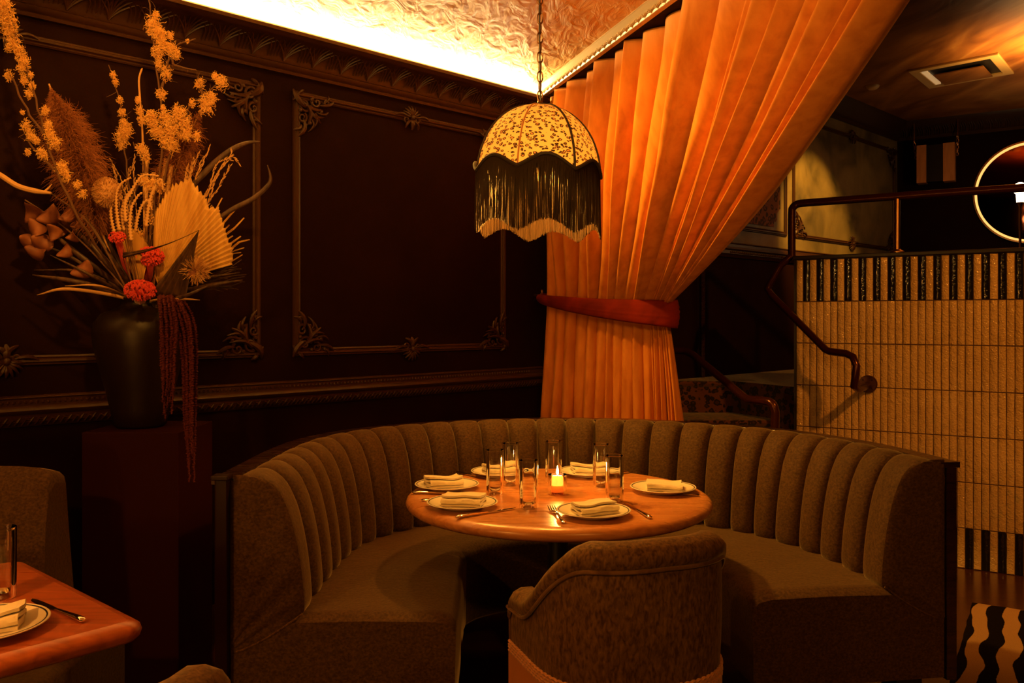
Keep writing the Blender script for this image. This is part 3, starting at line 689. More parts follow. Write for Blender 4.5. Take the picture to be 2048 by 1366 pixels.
for i, (x, y, lb) in enumerate(G6):
    o = gl if i == 0 else dup(gl); place(o, T(x,y), rz=i*.7, label=lb)
# plate
pl = local('dinner_plate', '', 'plate', 'white plates with a thin dark rim line')
m = MB(); m.lathe([(0,.004),(.045,.004),(.060,.003),(.064,0),(.068,.001),(.074,.006),(.095,.0125),(.1105,.0165),(.1118,.0182),(.1105,.0195),(.095,.0158),(.078,.0102),(.066,.0075),(0,.007)], n=72); m.build('dish', M_plate, pl)
m = MB(); m.lathe([(.1035,.0178),(.1035,.0184),(.1062,.0191),(.1062,.0184)], n=72, loop=True); m.build('rim_line', M_ring, pl)
PLT = [(894,967,'A'),(924.5,1003,'B'),(1001,941,'C'),(1177,940.6,'D'),(1326,973,'E'),(1187,1019,'F'),(-32,1246,'G')]
PLB = {'A':'plate at the far left of the round table','B':'plate at front left of the round table with folded napkin','C':'plate at back left of the round table behind two glasses','D':'plate at back right of the round table behind a glass',
       'E':'plate at the right edge of the round table','F':'plate nearest the camera on the round table','G':'plate cut by the left picture edge on the square table'}
PP = {}
for i, (x, y, k) in enumerate(PLT):
    o = pl if i == 0 else dup(pl); p = T(x,y,.768); p.z = .7505; PP[k] = p; place(o, p, label='white rimmed '+PLB[k])
# folded napkins: a serpentine of cloth
def napkin(name, L, Wd, layers, fan, curl, seed):
    rnd = random.Random(seed); path = []; th = .0060; h = .0078
    for k in range(layers):
        a, b = (-Wd/2+fan*k, Wd/2-fan*.3*k) if k % 2 == 0 else (Wd/2-fan*.3*k, -Wd/2+fan*k)
        n = 10
        for i in range(n+1):
            t = i/n; path.append((a+(b-a)*t, th/2+k*h+.0016*math.sin(t*5+k)))
        if k < layers-1:
            s = 1 if b > a else -1
            for q in (-.35*PI, 0, .35*PI): path.append((b+s*h*.5*math.cos(q), th/2+k*h+h/2+h/2*math.sin(q)))
    m = MB(); nl = 12; rows = []
    top = []; bot = []
    for i, (x, z) in enumerate(path):
        a = path[max(0,i-1)]; b = path[min(len(path)-1,i+1)]; dx, dz = b[0]-a[0], b[1]-a[1]; l = math.hypot(dx,dz) or 1; nx, nz = -dz/l, dx/l
        top.append((x+nx*th*.46, z+nz*th*.46)); bot.append((x-nx*th*.46, z-nz*th*.46))
    loop = top+bot[::-1]
    for j in range(nl+1):
        t = j/nl*2-1; lift = curl*(t*t)*1.0; sk = .006*math.sin(t*2.2+seed)
        e = 1 if abs(t) < 1 else .985
        rows.append([V((x*e+sk+.0012*math.sin(t*7+z*300), t*L/2+.0015*math.sin(x*90+seed), z*(1+.10*math.sin(t*3+seed))+lift*(z/.02)+.0004)) for x, z in loop])
    m.grid(rows, cv=True); m.add(rows[0], [tuple(range(len(loop)))]); m.add(rows[-1], [tuple(range(len(loop)))[::-1]])
    return m.build(name, M_napkin, angle=55)
NB = {'A':(.118,.075,4,.004,.006,2.0),'B':(.125,.078,4,.003,.004,1.35),'C':(.125,.08,4,.004,.004,2.0),'D':(.125,.085,4,.006,.003,1.75),'E':(.118,.09,3,.003,.006,1.45),'F':(.125,.080,4,.005,.003,1.9),'G':(.12,.08,4,.005,.003,1.9)}
for i, k in enumerate('ABCDEFG'):
    L_, W_, ly, fan, curl, rz = NB[k]
    o = napkin('napkin', L_, W_, ly, fan, curl, i*1.7+.4); p = PP[k]
    o.location = (p.x+(-.012 if k=='A' else .004), p.y, .7581); o.rotation_euler = (0,0,rz)
    tag(o, 'folded cream napkin on the '+PLB[k].replace(' with folded napkin','').replace(' behind two glasses','').replace(' behind a glass',''), 'napkin', 'folded cream napkins')
# flatware
def knife_():
    k = local('table_knife', '', 'knife', 'steel table knives')
    m = MB(); pts = [V((x,0,z)) for x,z in ((-.112,.0045),(-.108,.0055),(-.09,.0062),(-.05,.0055),(-.01,.0046),(.002,.0042))]
    m.tube(pts, [.003,.0075,.0078,.0062,.0046,.0040], 10, flat=.62, up=(0,0,1)); m.build('handle', M_steel, k)
    m = MB(); rows = []
    for x, w0, w1 in ((.0,-.003,.003),(.008,-.005,.006),(.03,-.006,.0085),(.07,-.006,.009),(.095,-.005,.0075),(.106,-.003,.003),(.109,-.001,.0)):
        rows.append([V((x,w0,.0045)),V((x,(w0+w1)/2,.0052)),V((x,w1,.0040)),V((x,(w0+w1)/2,.0032))])
    m.grid(rows, cv=True); m.build('blade', M_steel, k); return k
def fork_():
    k = local('table_fork', '', 'fork', 'steel table forks')
    m = MB(); m.tube([V((x,0,z)) for x,z in ((-.10,.0045),(-.094,.0052),(-.07,.0050),(-.03,.0065),(.01,.0100),(.035,.0075),(.045,.0055))], [.002,.0085,.0072,.0042,.0036,.0042,.009], 10, flat=.32, up=(0,0,1)); m.build('handle', M_steel, k)
    m = MB(); m.tube([V((.038,0,.0062)),V((.046,0,.0045)),V((.055,0,.0038))], [.008,.0125,.0125], 10, flat=.16, up=(0,0,1))
    for q in range(4):
        y = -.0105+q*.007; m.tube([V((.052,y,.0040)),V((.07,y,.0042)),V((.088,y,.0080)),V((.098,y,.0115))], [.0022,.0021,.0017,.0008], 6)
    m.build('tines', M_steel, k); return k
kn = knife_(); fo = fork_()
def lay(o, a, b, ha, ln, label):        # handle end a, towards b
    d = (b-a); rz = math.atan2(d.y, d.x); c = a+d.normalized()*ha
    place(o, (c.x,c.y,.7503), rz, label=label)
KN = [((912,1038),(1034,1018),'knife lying in front of the front left plate, handle to the left'),((1301,1039),(1257,1011),'knife at right of the nearest plate'),((825,988),(923,989.5),'knife between the two left plates, handle at the table edge'),
      ((913,947),(975,959),'dark knife left of the back left plate'),((1258,946),(1222,951),'knife at right of the back right plate'),((168,1247),(66,1203),'knife beside the plate on the square table')]
for i, (a, b, lb) in enumerate(KN): lay(kn if i == 0 else dup(kn), T(*a), T(*b), .112, .22, lb)
FO = [((1129,1048),(1090,1005),'fork at left of the nearest plate, tines towards the candle'),((1399,993),(1290,988),'fork in front of the plate at the right edge of the round table'),((842,1003),(900,1000),'fork half under the front left plate'),((1074,944),(1058,950),'fork behind the near glass beside the back left plate')]
for i, (a, b, lb) in enumerate(FO): lay(fo if i == 0 else dup(fo), T(*a), T(*b), .10, .2, lb)
# candle in its votive glass
M_cup = mat('glowing_candle_cup', (.85,.55,.25), .4, sss=.3, emit=.40, ecol=(1.0,.42,.08))  # candle light in the cup put in as emission
cd = thing('votive_candle', 'lit candle in a short glass holder at the middle of the round table', 'candle', (.153,2.93,.75))
c = V((.153,2.93,.7505))
m = MB(); m.lathe([(.0,.001),(.029,0),(.032,.003),(.0325,.066),(.0315,.067),(.0305,.066),(.0295,.010),(.0,.009)], c, 36); m.build('glass_holder', M_thina, cd)
m = MB(); m.lathe([(0,.0095),(.023,.0095),(.0262,.012),(.0265,.029),(.0255,.031),(0,.031)], c, 32); m.build('candle_cup', M_cup, cd)
m = MB(); m.lathe([(.0,.0312),(.0195,.0312),(.0192,.058),(.017,.061),(.008,.058),(0,.057)], c, 32); m.build('wax', M_wax, cd)
m = MB(); m.tube([c+V((0,0,.055)), c+V((.0005,0,.068))], .0012, 6); m.build('wick', M_black, cd)
m = MB(); m.lathe([(0,.064),(.0028,.067),(.0042,.072),(.0036,.080),(.0018,.089),(0,.097)], c, 16); m.build('flame', M_flame, cd)
cd2 = thing('votive_candle', 'lit candle on the square table just beyond the left picture edge', 'candle', (-1.22,1.50,.75))
c = V((-1.22,1.50,.7505))
m = MB(); m.lathe([(.0,.001),(.029,0),(.032,.003),(.0325,.066),(.0305,.066),(.0295,.010),(.0,.009)], c, 24); m.build('glass_holder', M_thina, cd2)
m = MB(); m.lathe([(0,.0095),(.0262,.012),(.0265,.029),(.0195,.032),(.0192,.058),(0,.057)], c, 24); m.build('wax', M_wax, cd2)
m = MB(); m.lathe([(0,.064),(.0042,.072),(.0018,.089),(0,.097)], c, 12); m.build('flame', M_flame, cd2)
# ------------------------------------------------------------------ tub chairs (local: facing +Y)
def tub(label):
    t = thing('tub_chair', label, 'chair', (0,0,0), 'tub chairs with braided trim')
    Wd, Dp, arm = .250, .25, .165
    plan = []                         # from left arm tip round the back to the right arm tip
    N1 = 10; N2 = 44
    for i in range(N1): plan.append((-Wd, arm-(arm)*i/N1))
    for i in range(N2+1):
        a = PI+PI*i/N2; ca, sa = math.cos(a), math.sin(a); e = .80
        plan.append((Wd*math.copysign(abs(ca)**e, ca), Dp*math.copysign(abs(sa)**e, sa)))
    for i in range(1, N1+1): plan.append((Wd, arm*i/N1))
    K = len(plan); acc = [0]
    for a, b in zip(plan, plan[1:]): acc.append(acc[-1]+math.hypot(b[0]-a[0], b[1]-a[1]))
    Lt = acc[-1]
    def top(i):
        s = abs(acc[i]/Lt*2-1)          # 0 at the back, 1 at the arm tips
        u = min(1, max(0, (s-.33)/(.84-.33))); u = u*u*(3-2*u)
        return .800-.180*u-.012*s
    def drop(i):
        s = abs(acc[i]/Lt*2-1); return .045*max(0,(s-.90)/.10)**2.5
    def nn(i):
        a = plan[max(0,i-1)]; b = plan[min(K-1,i+1)]; l = math.hypot(b[0]-a[0], b[1]-a[1]); return (-(b[1]-a[1])/l*-1, (b[0]-a[0])/l*-1)   # outward
    rows = []; pipe = []; panel = []
    for i in range(K):
        x, y = plan[i]; nx, ny = nn(i); h0_ = top(i); h = h0_-drop(i); row = []
        tp = 1-.45*(drop(i)/.045)
        for o, z in ((-.075,.44),(-.080,h-.12),(-.078,h-.05),(-.066,h-.015),(-.045,h-.001),(-.020,h),(.004,h-.010),(.016,h-.028),(.016,h-.046),(.006,h-.060)):
            row.append(V((x+nx*o*tp, y+ny*o*tp, z)))
        rows.append(row)
        h = h0_
        pipe.append(V((x+nx*.009, y+ny*.009, h-.064)))
        pr = []
        for q in range(13):
            z = .30+(h-.064-.30)*q/12; tpz = (z-.30)/.45
            ff = .004-.018*(1-tpz)**2+.004*math.sin(PI*q/12); pr.append(V((x+nx*ff, y+ny*ff, z)))
        panel.append(pr)
    m = MB(); m.grid(rows); m.add(rows[0], [tuple(range(10))]); m.add(rows[-1], [tuple(range(10))[::-1]]); m.build('backrest', M_chairv, t, angle=80)
    m = MB(); m.grid(panel); m.build('outer_back', M_chairv, t, angle=80)
    m = MB(); m.tube(pipe, .0052, 8); m.tube([panel[0][q]+V((0,0,0)) for q in range(12,-1,-1)], .0045, 6); m.tube([panel[-1][q] for q in range(12,-1,-1)], .0045, 6); m.build('piping', M_pipe, t)
    m = MB(); sp = [(x*.90, y*.86) for x, y in plan]+[(.20,.245),(.0,.262),(-.20,.245)]
    rws = [[V((x*k, y*k, z)) for x, y in sp] for k, z in ((.97,.30),(1,.33),(1,.43),(.97,.455),(.88,.465),(.4,.47),(.02,.47))]
    m.grid(rws, cv=True); m.build('seat', M_chairv, t)
    tr = [V((x+nn(i)[0]*.004, y+nn(i)[1]*.004, 0)) for i, (x, y) in enumerate(plan)]
    trim, _l = resample(tr, n=300); m = MB()
    ZT = .448
    for z, ph in ((ZT,0),(ZT-.008,PI),(ZT-.016,0),(ZT-.024,PI)):
        m.tube([p+V((0,0,z+.0018*math.sin(j*1.3+ph))) for j, p in enumerate(trim)], .0042, 5)
    tag(m.build('braid', M_braid, t), 'gold orange braided trim')
    m = MB()
    for j in range(0, 300, 1):
        p = trim[j]; m.tube([p+V((0,0,ZT-.026)), p+V((.001*math.sin(j),.0,ZT-.09)), p+V((0,.001*math.cos(j*2.1),ZT-.155))], [.0018,.0016,.0012], 4)
    fr = m.build('fringe', M_braid, t); fr['kind'] = 'stuff'
    for sx in (-1,1):
        for sy in (-1,1):
            m = MB(); m.tube([V((sx*.17,sy*.15,.31)), V((sx*.185,sy*.165,0))], [.02,.012], 10); m.build('leg', M_black, t)
    return t
M_braid = mat('gold_orange_braid', (.55,.22,.06), .6, sheen=.4, bump=[(300,2,0,.4)], bd=.002)
ch = tub('olive brown velvet tub chair seen from behind in front of the round table')
ch.location = (.287,2.345,0); ch.rotation_euler = (0,0,.35)
ch2 = dup(ch, (-.735,1.36,0), .84, 'velvet tub chair whose top edge peeks in at the bottom left corner')
# ------------------------------------------------------------------ curtain
ctn = thing('curtain', 'floor length orange velvet curtain gathered to the left by a tieback', 'curtain', (.5,4.4,0))
LTR = 3.22
KZ = 1.405                                             # tie height
K0, K1 = V((.205,4.93,0)), V((.800,4.50,0)); B0, B1 = V((.165,4.93,0)), V((.955,4.56,0))
rnd = random.Random(5); nf = 18; widths = [rnd.uniform(.6,1.5) for _ in range(nf)]
widths = [w_*(.75 if i < 6 else 1) for i, w_ in enumerate(widths)]
tot = sum(widths); edges = [0]
for w_ in widths: edges.append(edges[-1]+w_/tot)
def foldphase(u):
    for i in range(nf):
        if u <= edges[i+1] or i == nf-1:
            return i, (u-edges[i])/(edges[i+1]-edges[i])
depthf = [rnd.uniform(.7,1.25) for _ in range(nf)]; skew = [rnd.uniform(-.18,.18) for _ in range(nf)]
def foldshape(u):
    i, t = foldphase(min(1,max(0,u))); t = min(1,max(0,t))
    tt = t**(1+skew[i]); return ((1-abs(2*tt-1)**2.15)**.58)*depthf[i], math.sin(2*PI*tt)
def wv_(u, v, s): return .5*math.sin(u*37+v*3+s)+.5*math.sin(u*91+v*5+s*2)
NU, NVt, NVb = 760, 70, 40
rows = []
for j in range(NVt+NVb+1):
    row = []
    upper = j <= NVt; t = j/NVt if upper else (j-NVt)/NVb
    for i in range(NU+1):
        u = i/NU; p = 1-(1-u)**2.05
        A = CT(.06+(LTR-.06)*u, 0, -.115); Kp = K0.lerp(K1, p); q = Kp-K0
        Kp = Kp+V((-.50,-.86,0))*(.055*math.sin(PI*p))        # the gathered bundle is round
        s, sw = foldshape(u)
        if upper:
            z = (ZC-.042)+(KZ-(ZC-.042))*t
            tt = t
            # outer folds sag below the straight line
            sag = .135*4*t*(1-t)*(u**2.2)*(1+.25*(1-2*t))
            z -= sag
            hang = (1-u)**1.2
            tm = t**(1+.9*hang)
            base = A.lerp(Kp, tm); base.z = z
            amp = (.085*(1-t)**.7+.044+.052*math.sin(PI*t))*.88
            if u > .55: amp *= 1-.25*t
            dirT = (A.lerp(K1-K0, 0)); d1 = CTD.lerp((K1-K0).normalized(), t).normalized(); nrm_ = V((d1.y,-d1.x,0)); nrm_ = nrm_ if nrm_.x < 0 else -nrm_
            spread = (CTD*(LTR/nf)).length*(1-t)+.026*t
            pt = base+nrm_*(s*amp-.03*(1-t))+d1*(sw*.010*(1-t)+.003*sw)+nrm_*.010*wv_(u,t*2,1)*math.sin(PI*t)
        else:
            Bp = B0.lerp(B1, p*.62+.38*u); Bp = Bp+V((-.50,-.86,0))*(.05*math.sin(PI*p)); z = KZ+(.012-KZ)*t
            bl = (1-(1-t)**2)*.75+.25*t
            base = Kp.lerp(Bp, bl); base.z = z
            d1 = (K1-K0).normalized(); nrm_ = V((d1.y,-d1.x,0)); nrm_ = nrm_ if nrm_.x < 0 else -nrm_
            amp = .034+.034*min(1,t*2.0)
            pt = base+nrm_*(s*amp+.010*wv_(u,t*1.3,2)*min(1,t*3))+d1*(.003*sw+.008*wv_(u*.7,t,4)*t)
        row.append(pt)
    rows.append(row)
# pinch towards the tie
m = MB(); m.grid(rows); m.build('cloth', M_curtain, ctn, solid=.006, angle=0)
# tieback band round the bundle
tb = thing('curtain_tieback', 'rust red velvet tieback band pulling the orange curtain to the wall', 'tieback', (.3,4.8,KZ))
front = [V((.150,4.995,1.462)), V((.165,4.91,1.452)), V((.215,4.80,1.437)), V((.33,4.655,1.415)), V((.47,4.55,1.395)), V((.62,4.455,1.380)), V((.72,4.415,1.372)), V((.80,4.415,1.366)), V((.845,4.455,1.365)), V((.845,4.52,1.37)), V((.80,4.58,1.38)), V((.62,4.74,1.40)), V((.40,4.93,1.44)), V((.22,5.04,1.46)), V((.165,5.02,1.462))]
ft, _l = resample(crom(front, 8), n=110)
m = MB(); rows = []
for i, p in enumerate(ft):
    a = ft[max(0,i-1)]; b = ft[min(len(ft)-1,i+1)]; d = (b-a).normalized(); n_ = V((d.y,-d.x,0)).normalized()
    s = i/len(ft); hw = .020+.052*min(1,(s*2.0)) if s < .5 else .020+.052*min(1,(1-s)*2.4)
    row = []
    for k in range(13):
        e = -1+2*k/12; row.append(p+V((0,0,-hw*e))+n_*(.010*(1-e*e)+.0030*math.sin(e*16+s*9+2*math.sin(s*7))*(1-e*e)*(.5+s)))
    rows.append(row)
m.grid(rows); m.build('band', M_band, tb, solid=.005, angle=0)
m = MB(); 
m.tube([W(.128,1.475,.0), W(.128,1.475,.045), W(.133,1.490,.055), W(.135,1.505,.05)], .006, 8); m.build('hook', M_brass, tb)
# ------------------------------------------------------------------ pendant lamp
LC = V((.0966,3.0,0)); LR = .213
pn = thing('pendant_lamp', 'fringed dome pendant lamp in leopard print fabric hanging on a chain above the round table', 'lamp', (LC.x,LC.y,ZC))
TILT = Matrix.Rotation(math.radians(2.4), 3, 'Y'); PV = V((LC.x,LC.y,2.072))
def LPt(r, a, z):                       # a: angle, 0 = towards the camera, positive to the right
    p = V((r*math.sin(a), -r*math.cos(a), z-2.072)); return TILT @ p + PV
NP7 = 7; A0 = math.radians(-18.8)
def dome(t):                            # t 0 top .. 1 rim
    prof = [(.030,2.072),(.060,2.068),(.105,2.048),(.148,2.012),(.181,1.965),(.202,1.912),(.211,1.872),(.214,1.845),(.215,1.83)]
    pp = crom([V((r,0,z)) for r,z in prof], 6); f = t*(len(pp)-1); i = min(len(pp)-2, int(f)); q = pp[i].lerp(pp[i+1], f-i); return q.x, q.z
def scz(a):                             # scalloped rim: t value at angle a (high between ribs, low at ribs)
    ph = ((a-A0)/(2*PI/NP7)) % 1; return 1-.25*math.sin(PI*ph)**.85
def puff(a):
    ph = ((a-A0)/(2*PI/NP7)) % 1; return 1-.030*(math.sin(PI*ph)**1.0)*.9
M_shade, rp_ = leopard('leopard_print_shade', (.78,.47,.20), (.025,.010,.004), scale=60, rough=.8, spotw=.57, centre=(.42,.20,.07), stretch=(1,1,1.5))
nt = M_shade.node_tree; N_ = nt.nodes; L_ = nt.links; b_ = N_['Principled BSDF']
tr = N_.new('ShaderNodeBsdfTranslucent'); L_.new(rp_.outputs[0], tr.inputs[0]); mx = N_.new('ShaderNodeMixShader'); mx.inputs[0].default_value = .085
L_.new(b_.outputs[0], mx.inputs[1]); L_.new(tr.outputs[0], mx.inputs[2]); L_.new(mx.outputs[0], N_['Material Output'].inputs[0])
m = MB(); rows = []; NA = 168
for i in range(31):
    row = []
    for k in range(NA):
        a = 2*PI*k/NA; t = scz(a)*i/30; r, z = dome(t); row.append(LPt(r*(1-(1-puff(a))*math.sin(PI*min(1,t*.8+.1))), a, z))
    rows.append(row)
m.grid(rows, cv=True); m.build('shade', M_shade, pn, angle=0)
M_cord = mat('black_braid_cord', (.020,.010,.006), .7, bump=[(300,2,0,.5)], bd=.002)
m = MB()
for k in range(1, NP7):
    a = A0+2*PI*k/NP7; m.tube([LPt(dome(t/20)[0]+.002, a, dome(t/20)[1]) for t in range(21)], .0042, 6)
m.tube([LPt(.031, 2*PI*k/40, 2.073) for k in range(40)], .006, 6, closed=True)
m.build('rib_braid', M_cord, pn)
m = MB(); m.tube([LPt(dome(t/20)[0]+.001, A0, dome(t/20)[1]) for t in range(21)], .0028, 6); m.build('shade_seam', mat('amber_piping', (.55,.22,.06), .7), pn)
m = MB(); pts = []
for k in range(NA*2):
    a = 2*PI*k/(NA*2); r, z = dome(scz(a)); pts.append(LPt(r*1.01+.001+.0012*(k%2), a, z))
m.tube(pts, .0065, 6, closed=True); m.build('rim_braid', M_cord, pn)
M_fringe = mat('dark_silk_fringe', (.040,.024,.011), .5, spec=.15)
m = MB(); NS = 1650; rr_ = random.Random(3)
for k in range(NS):
    a = 2*PI*(k+rr_.uniform(-.3,.3))/NS; r, z = dome(scz(a)); z0 = z-.004; ln = .203+rr_.uniform(-.004,.004); j = rr_.uniform(-.006,.006)
    p0 = LPt(r*1.008, a, z0); ex = rr_.uniform(-.003,.003)
    m.tube([p0, p0+V((ex*.3,j*.3,-ln*.4)), p0+V((ex,j,-ln))], [.0011,.0011,.0012], 3)
fg = m.build('fringe', M_fringe, pn, angle=0); fg['kind'] = 'stuff'; tag(fg, 'long dark silk fringe')
m = MB(); m.lathe([(0,0),(.030,0),(.030,.004),(.010,.012),(.008,.02),(0,.022)], (PV.x,PV.y,PV.z), 20); m.build('top_fitting', M_iron, pn)
m = MB(); z = 2.088; k = 0
while z < ZC-.01:
    c = V((PV.x,PV.y,z+.020)); sm = .0095; ls = .019
    an = .35 if k % 2 == 0 else .35+PI/2; ux_ = V((math.cos(an), math.sin(an), 0))
    pts = []
    for q in range(16):
        t_ = 2*PI*q/16; pts.append(c+ux_*sm*math.cos(t_)+V((0,0,ls*math.copysign(abs(math.sin(t_))**.8, math.sin(t_)))))
    m.tube(pts, .0026, 6, closed=True); z += .0335; k += 1
m.build('chain', M_iron, pn)
m = MB(); m.tube([V((PV.x+.002,PV.y,2.09)), V((PV.x-.002,PV.y,2.3)), V((PV.x,PV.y,ZC))], .0028, 6); m.build('cable', M_black, pn)
m = MB(); m.lathe([(0,-.0),(.02,-.0),(.022,-.05),(.015,-.07),(0,-.07)], (PV.x,PV.y,2.05), 16); m.build('lamp_holder', M_black, pn)
M_bulb = mat('glowing_bulb', (1,.8,.5), .3, emit=30, ecol=(1.0,.60,.24))
m = MB(); m.ball(V((PV.x,PV.y,1.925)), .030, 16, sq=(1,1,1.15)); m.lathe([(.012,0),(.020,-.035)], (PV.x,PV.y,1.985), 12); m.build('bulb', M_bulb, pn)
# ------------------------------------------------------------------ pedestal, vase
pe = MB(); pe.box((-1.317,3.17,.4745), (.334,.34,.949)); peo = pe.build('plinth', M_ped, smooth=False, bevel=.003)
tag(peo, 'tall dark reddish square plinth standing against the panelled wall', 'plinth')
VC = V((-1.352,3.165,.9505))
pr = [(0,0),(.080,0),(.090,.008),(.100,.06),(.118,.14),(.140,.22),(.156,.29),(.162,.335),(.156,.375),(.132,.408),(.095,.424),(.072,.432),(.067,.442),(.070,.455),(.080,.462),(.079,.467),(.068,.465),(.060,.45),(.058,.43),(.10,.40),(.145,.33),(.10,.08),(0,.02)]
va = MB(); va.lathe([(r,z) for r,z in pr], VC, 56); vao = va.build('vase', M_vase, angle=70)
tag(vao, 'large black ceramic vase holding the dried flower arrangement on the plinth', 'vase')
# ------------------------------------------------------------------ dried flowers, each stem its own thing
VM = VC+V((0,0,.44))
M_moss = mat('golden_lichen', (.85,.52,.15), .85); M_bark = mat('dark_bark', (.12,.055,.025), .8, bump=[(60,4,0,.5)], bd=.004)
M_pampas = mat('russet_pampas', (.30,.105,.032), .9); M_straw = mat('pale_straw', (.62,.36,.13), .7, bump=[(90,3,0,.3)], bd=.003)
M_palm = mat('dried_palm', (.60,.36,.10), .6, scale=(30,30,3), cn=(1.2,5,0,[(.3,(.46,.24,.05)),(.7,(.68,.43,.12))]), bump=[(3,4,0,.3)], bd=.004)
M_brown = mat('curled_brown_leaf', (.26,.085,.035), .6, cn=(14,5,.5,[(.3,(.14,.04,.02)),(.7,(.34,.12,.045))]))
M_dark = mat('dark_dried_blade', (.062,.030,.014), .5, scale=(40,40,4), cn=(1.5,4,0,[(.35,(.035,.016,.008)),(.7,(.12,.060,.026))]))
M_red = mat('red_cockscomb', (.62,.030,.022), .75, sheen=.4, bump=[(80,4,1,.5)], bd=.004)
M_amar = mat('crimson_amaranth', (.10,.010,.006), .85, bump=[(160,3,0,.6)], bd=.004)
M_bank = mat('banksia_cone', (.50,.27,.10), .8, bump=[(140,2,0,.8)], bd=.006)
fl_rnd = random.Random(11)
def flower(name, label, group='stems of the dried flower arrangement'): return thing(name, label, 'dried flower' if 'leaf' not in name else 'dried leaf', tuple(VM), None)
def hair(m, p, d, L, r, n=4, curl=.6, sag=0, sides=3):
    pts = [V(p)]; d = V(d).normalized()
    for i in range(n):
        d = (d+V((fl_rnd.uniform(-curl,curl), fl_rnd.uniform(-curl,curl), fl_rnd.uniform(-curl,curl)-sag))).normalized(); pts.append(pts[-1]+d*L/n)
    m.tube(pts, [r]*(n)+[r*.4], sides)
def rdir():
    while 1:
        v = V((fl_rnd.uniform(-1,1), fl_rnd.uniform(-1,1), fl_rnd.uniform(-1,1)))
        if .1 < v.length < 1: return v.normalized()
def px(pts, Y=3.1): return [P(q[0], q[1], q[2] if len(q) > 2 else Y) for q in pts]
def mossy(label, trunks, tufts, Y=3.1, r=.004):
    t = flower('lichen_branch', label); m = MB()
    for tr_ in trunks:
        c = crom(px(tr_, Y), 6); n = len(c); c = [p+V((fl_rnd.uniform(-.002,.002),)*3) for p in c]
        m.tube(c, [r*(1-.7*i/n)+.0007 for i in range(n)], 6)
        for i in range(2, n-1, 2): hair(m, c[i], rdir()+V((0,0,.4)), fl_rnd.uniform(.015,.05), .0009, 3, .4)
    m.build('branch', M_bark, t); m = MB()
    for q in tufts:
        c = P(q[0], q[1], Y); rad = q[2]/F*Y
        for k in range(int(80+q[2]*10)):
            o = rdir()*rad*fl_rnd.uniform(.05,1.0); o.x *= .85; o.z *= 1.25
            hair(m, c+o, rdir()+V((0,0,-.25)), rad*fl_rnd.uniform(.35,.95), .00075, 5, 1.0)
    m.build('lichen', M_moss, t); return t
mossy('tall lichen covered branch rising past the top of the picture at the centre', [[(300,585,3.16),(308,420),(326,290),(318,180),(308,80),(298,0),(296,-30)],[(320,190),(345,100),(390,78)],[(345,105),(350,130),(392,140)]],
      [(313,30,8),(306,52,18),(318,68,18),(328,92,16),(345,100,14),(340,70,8),(352,108,11),(314,104,13),(318,126,10),(332,146,13),(322,188,11),(326,215,6),(375,82,4)])
mossy('lichen branch forking to the right beside the palm fan', [[(300,580,3.16),(318,420),(340,310),(375,220),(410,190),(448,155)],[(375,225),(350,250),(330,240)],[(405,190),(400,165),(395,155)]],
      [(442,165,14),(430,152,8),(400,168,12),(413,208,19),(424,195,12),(385,206,8),(365,240,22),(345,262,22),(330,236,16),(355,225,14),(305,240,15),(310,262,14),(325,265,14),(345,290,16),(372,268,14),(394,272,9),(300,230,10),(330,285,12)])
mossy('slender lichen branch leaning left of the tall central one', [[(285,580,3.16),(262,400),(248,290),(240,210),(217,130)],[(262,400),(290,330),(265,285)]],
      [(227,150,7),(231,165,7),(240,200,7),(244,225,9),(250,250,13),(244,275,15),(252,262,14),(243,290,9),(284,300,13),(292,315,10),(276,200,7),(280,222,9),(284,240,10)], r=.003)
mossy('long lichen branch arching up to the top left corner', [[(262,585,3.14),(160,440),(100,300),(66,180),(35,80),(10,0)],[(90,270),(60,230),(20,150),(8,140)],[(130,360),(70,300),(40,250)]],
      [(8,8,14),(12,25,18),(16,45,19),(20,62,17),(28,88,13),(18,96,8),(38,104,14),(48,122,13),(44,136,12),(62,150,6),(18,152,9),(48,160,10),(58,188,9),(64,172,8),(90,222,9),(96,250,10),(52,252,11),(62,272,11),(72,282,8),(45,225,5),(100,270,12),(110,285,13),(82,305,10),(125,335,13),(132,350,12),(55,305,7),(90,312,8),(155,370,9),(165,388,8)], Y=2.88)
mossy('mossy twig low among the stems above the red flowers', [[(282,590,3.14),(300,470),(310,420),(300,380)]], [(300,370,14),(285,360,10),(320,372,12),(280,470,10),(305,440,9),(340,475,5)], Y=3.05, r=.0025)
def pampas(label, path, wid, Y, count):
    t = flower('pampas_plume', label); c, L0 = resample(crom(px(path, Y), 10), n=200); m = MB()
    m.tube(c, .003, 6); m.build('stalk', M_straw, t); m = MB()
    for k in range(count):
        s = fl_rnd.random()**.8; i = int(200*(.30+.70*s)); i = min(199,i); w_ = wid*(math.sin(PI*min(1,(s*.80+.2)))**.6)*(1 if s < .75 else (1-s)*3.2+.15)
        o = rdir(); hair(m, c[i], V((o.x, o.y, .75)), w_*fl_rnd.uniform(.5,1.25), .0005, 6, .42, sag=.26)
    m.build('plume', M_pampas, t)
pampas('fat russet pampas plume at the left of the arrangement', [(268,590,3.15),(205,470,3.06),(155,330,3.00),(125,240,3.00),(98,168,3.01)], .115, 3.2, 7500)
pampas('smaller russet pampas plume behind the right lichen branch', [(300,580,3.2),(335,400,3.2),(365,300,3.2),(400,225,3.2),(412,215,3.2)], .095, 3.2, 2200)
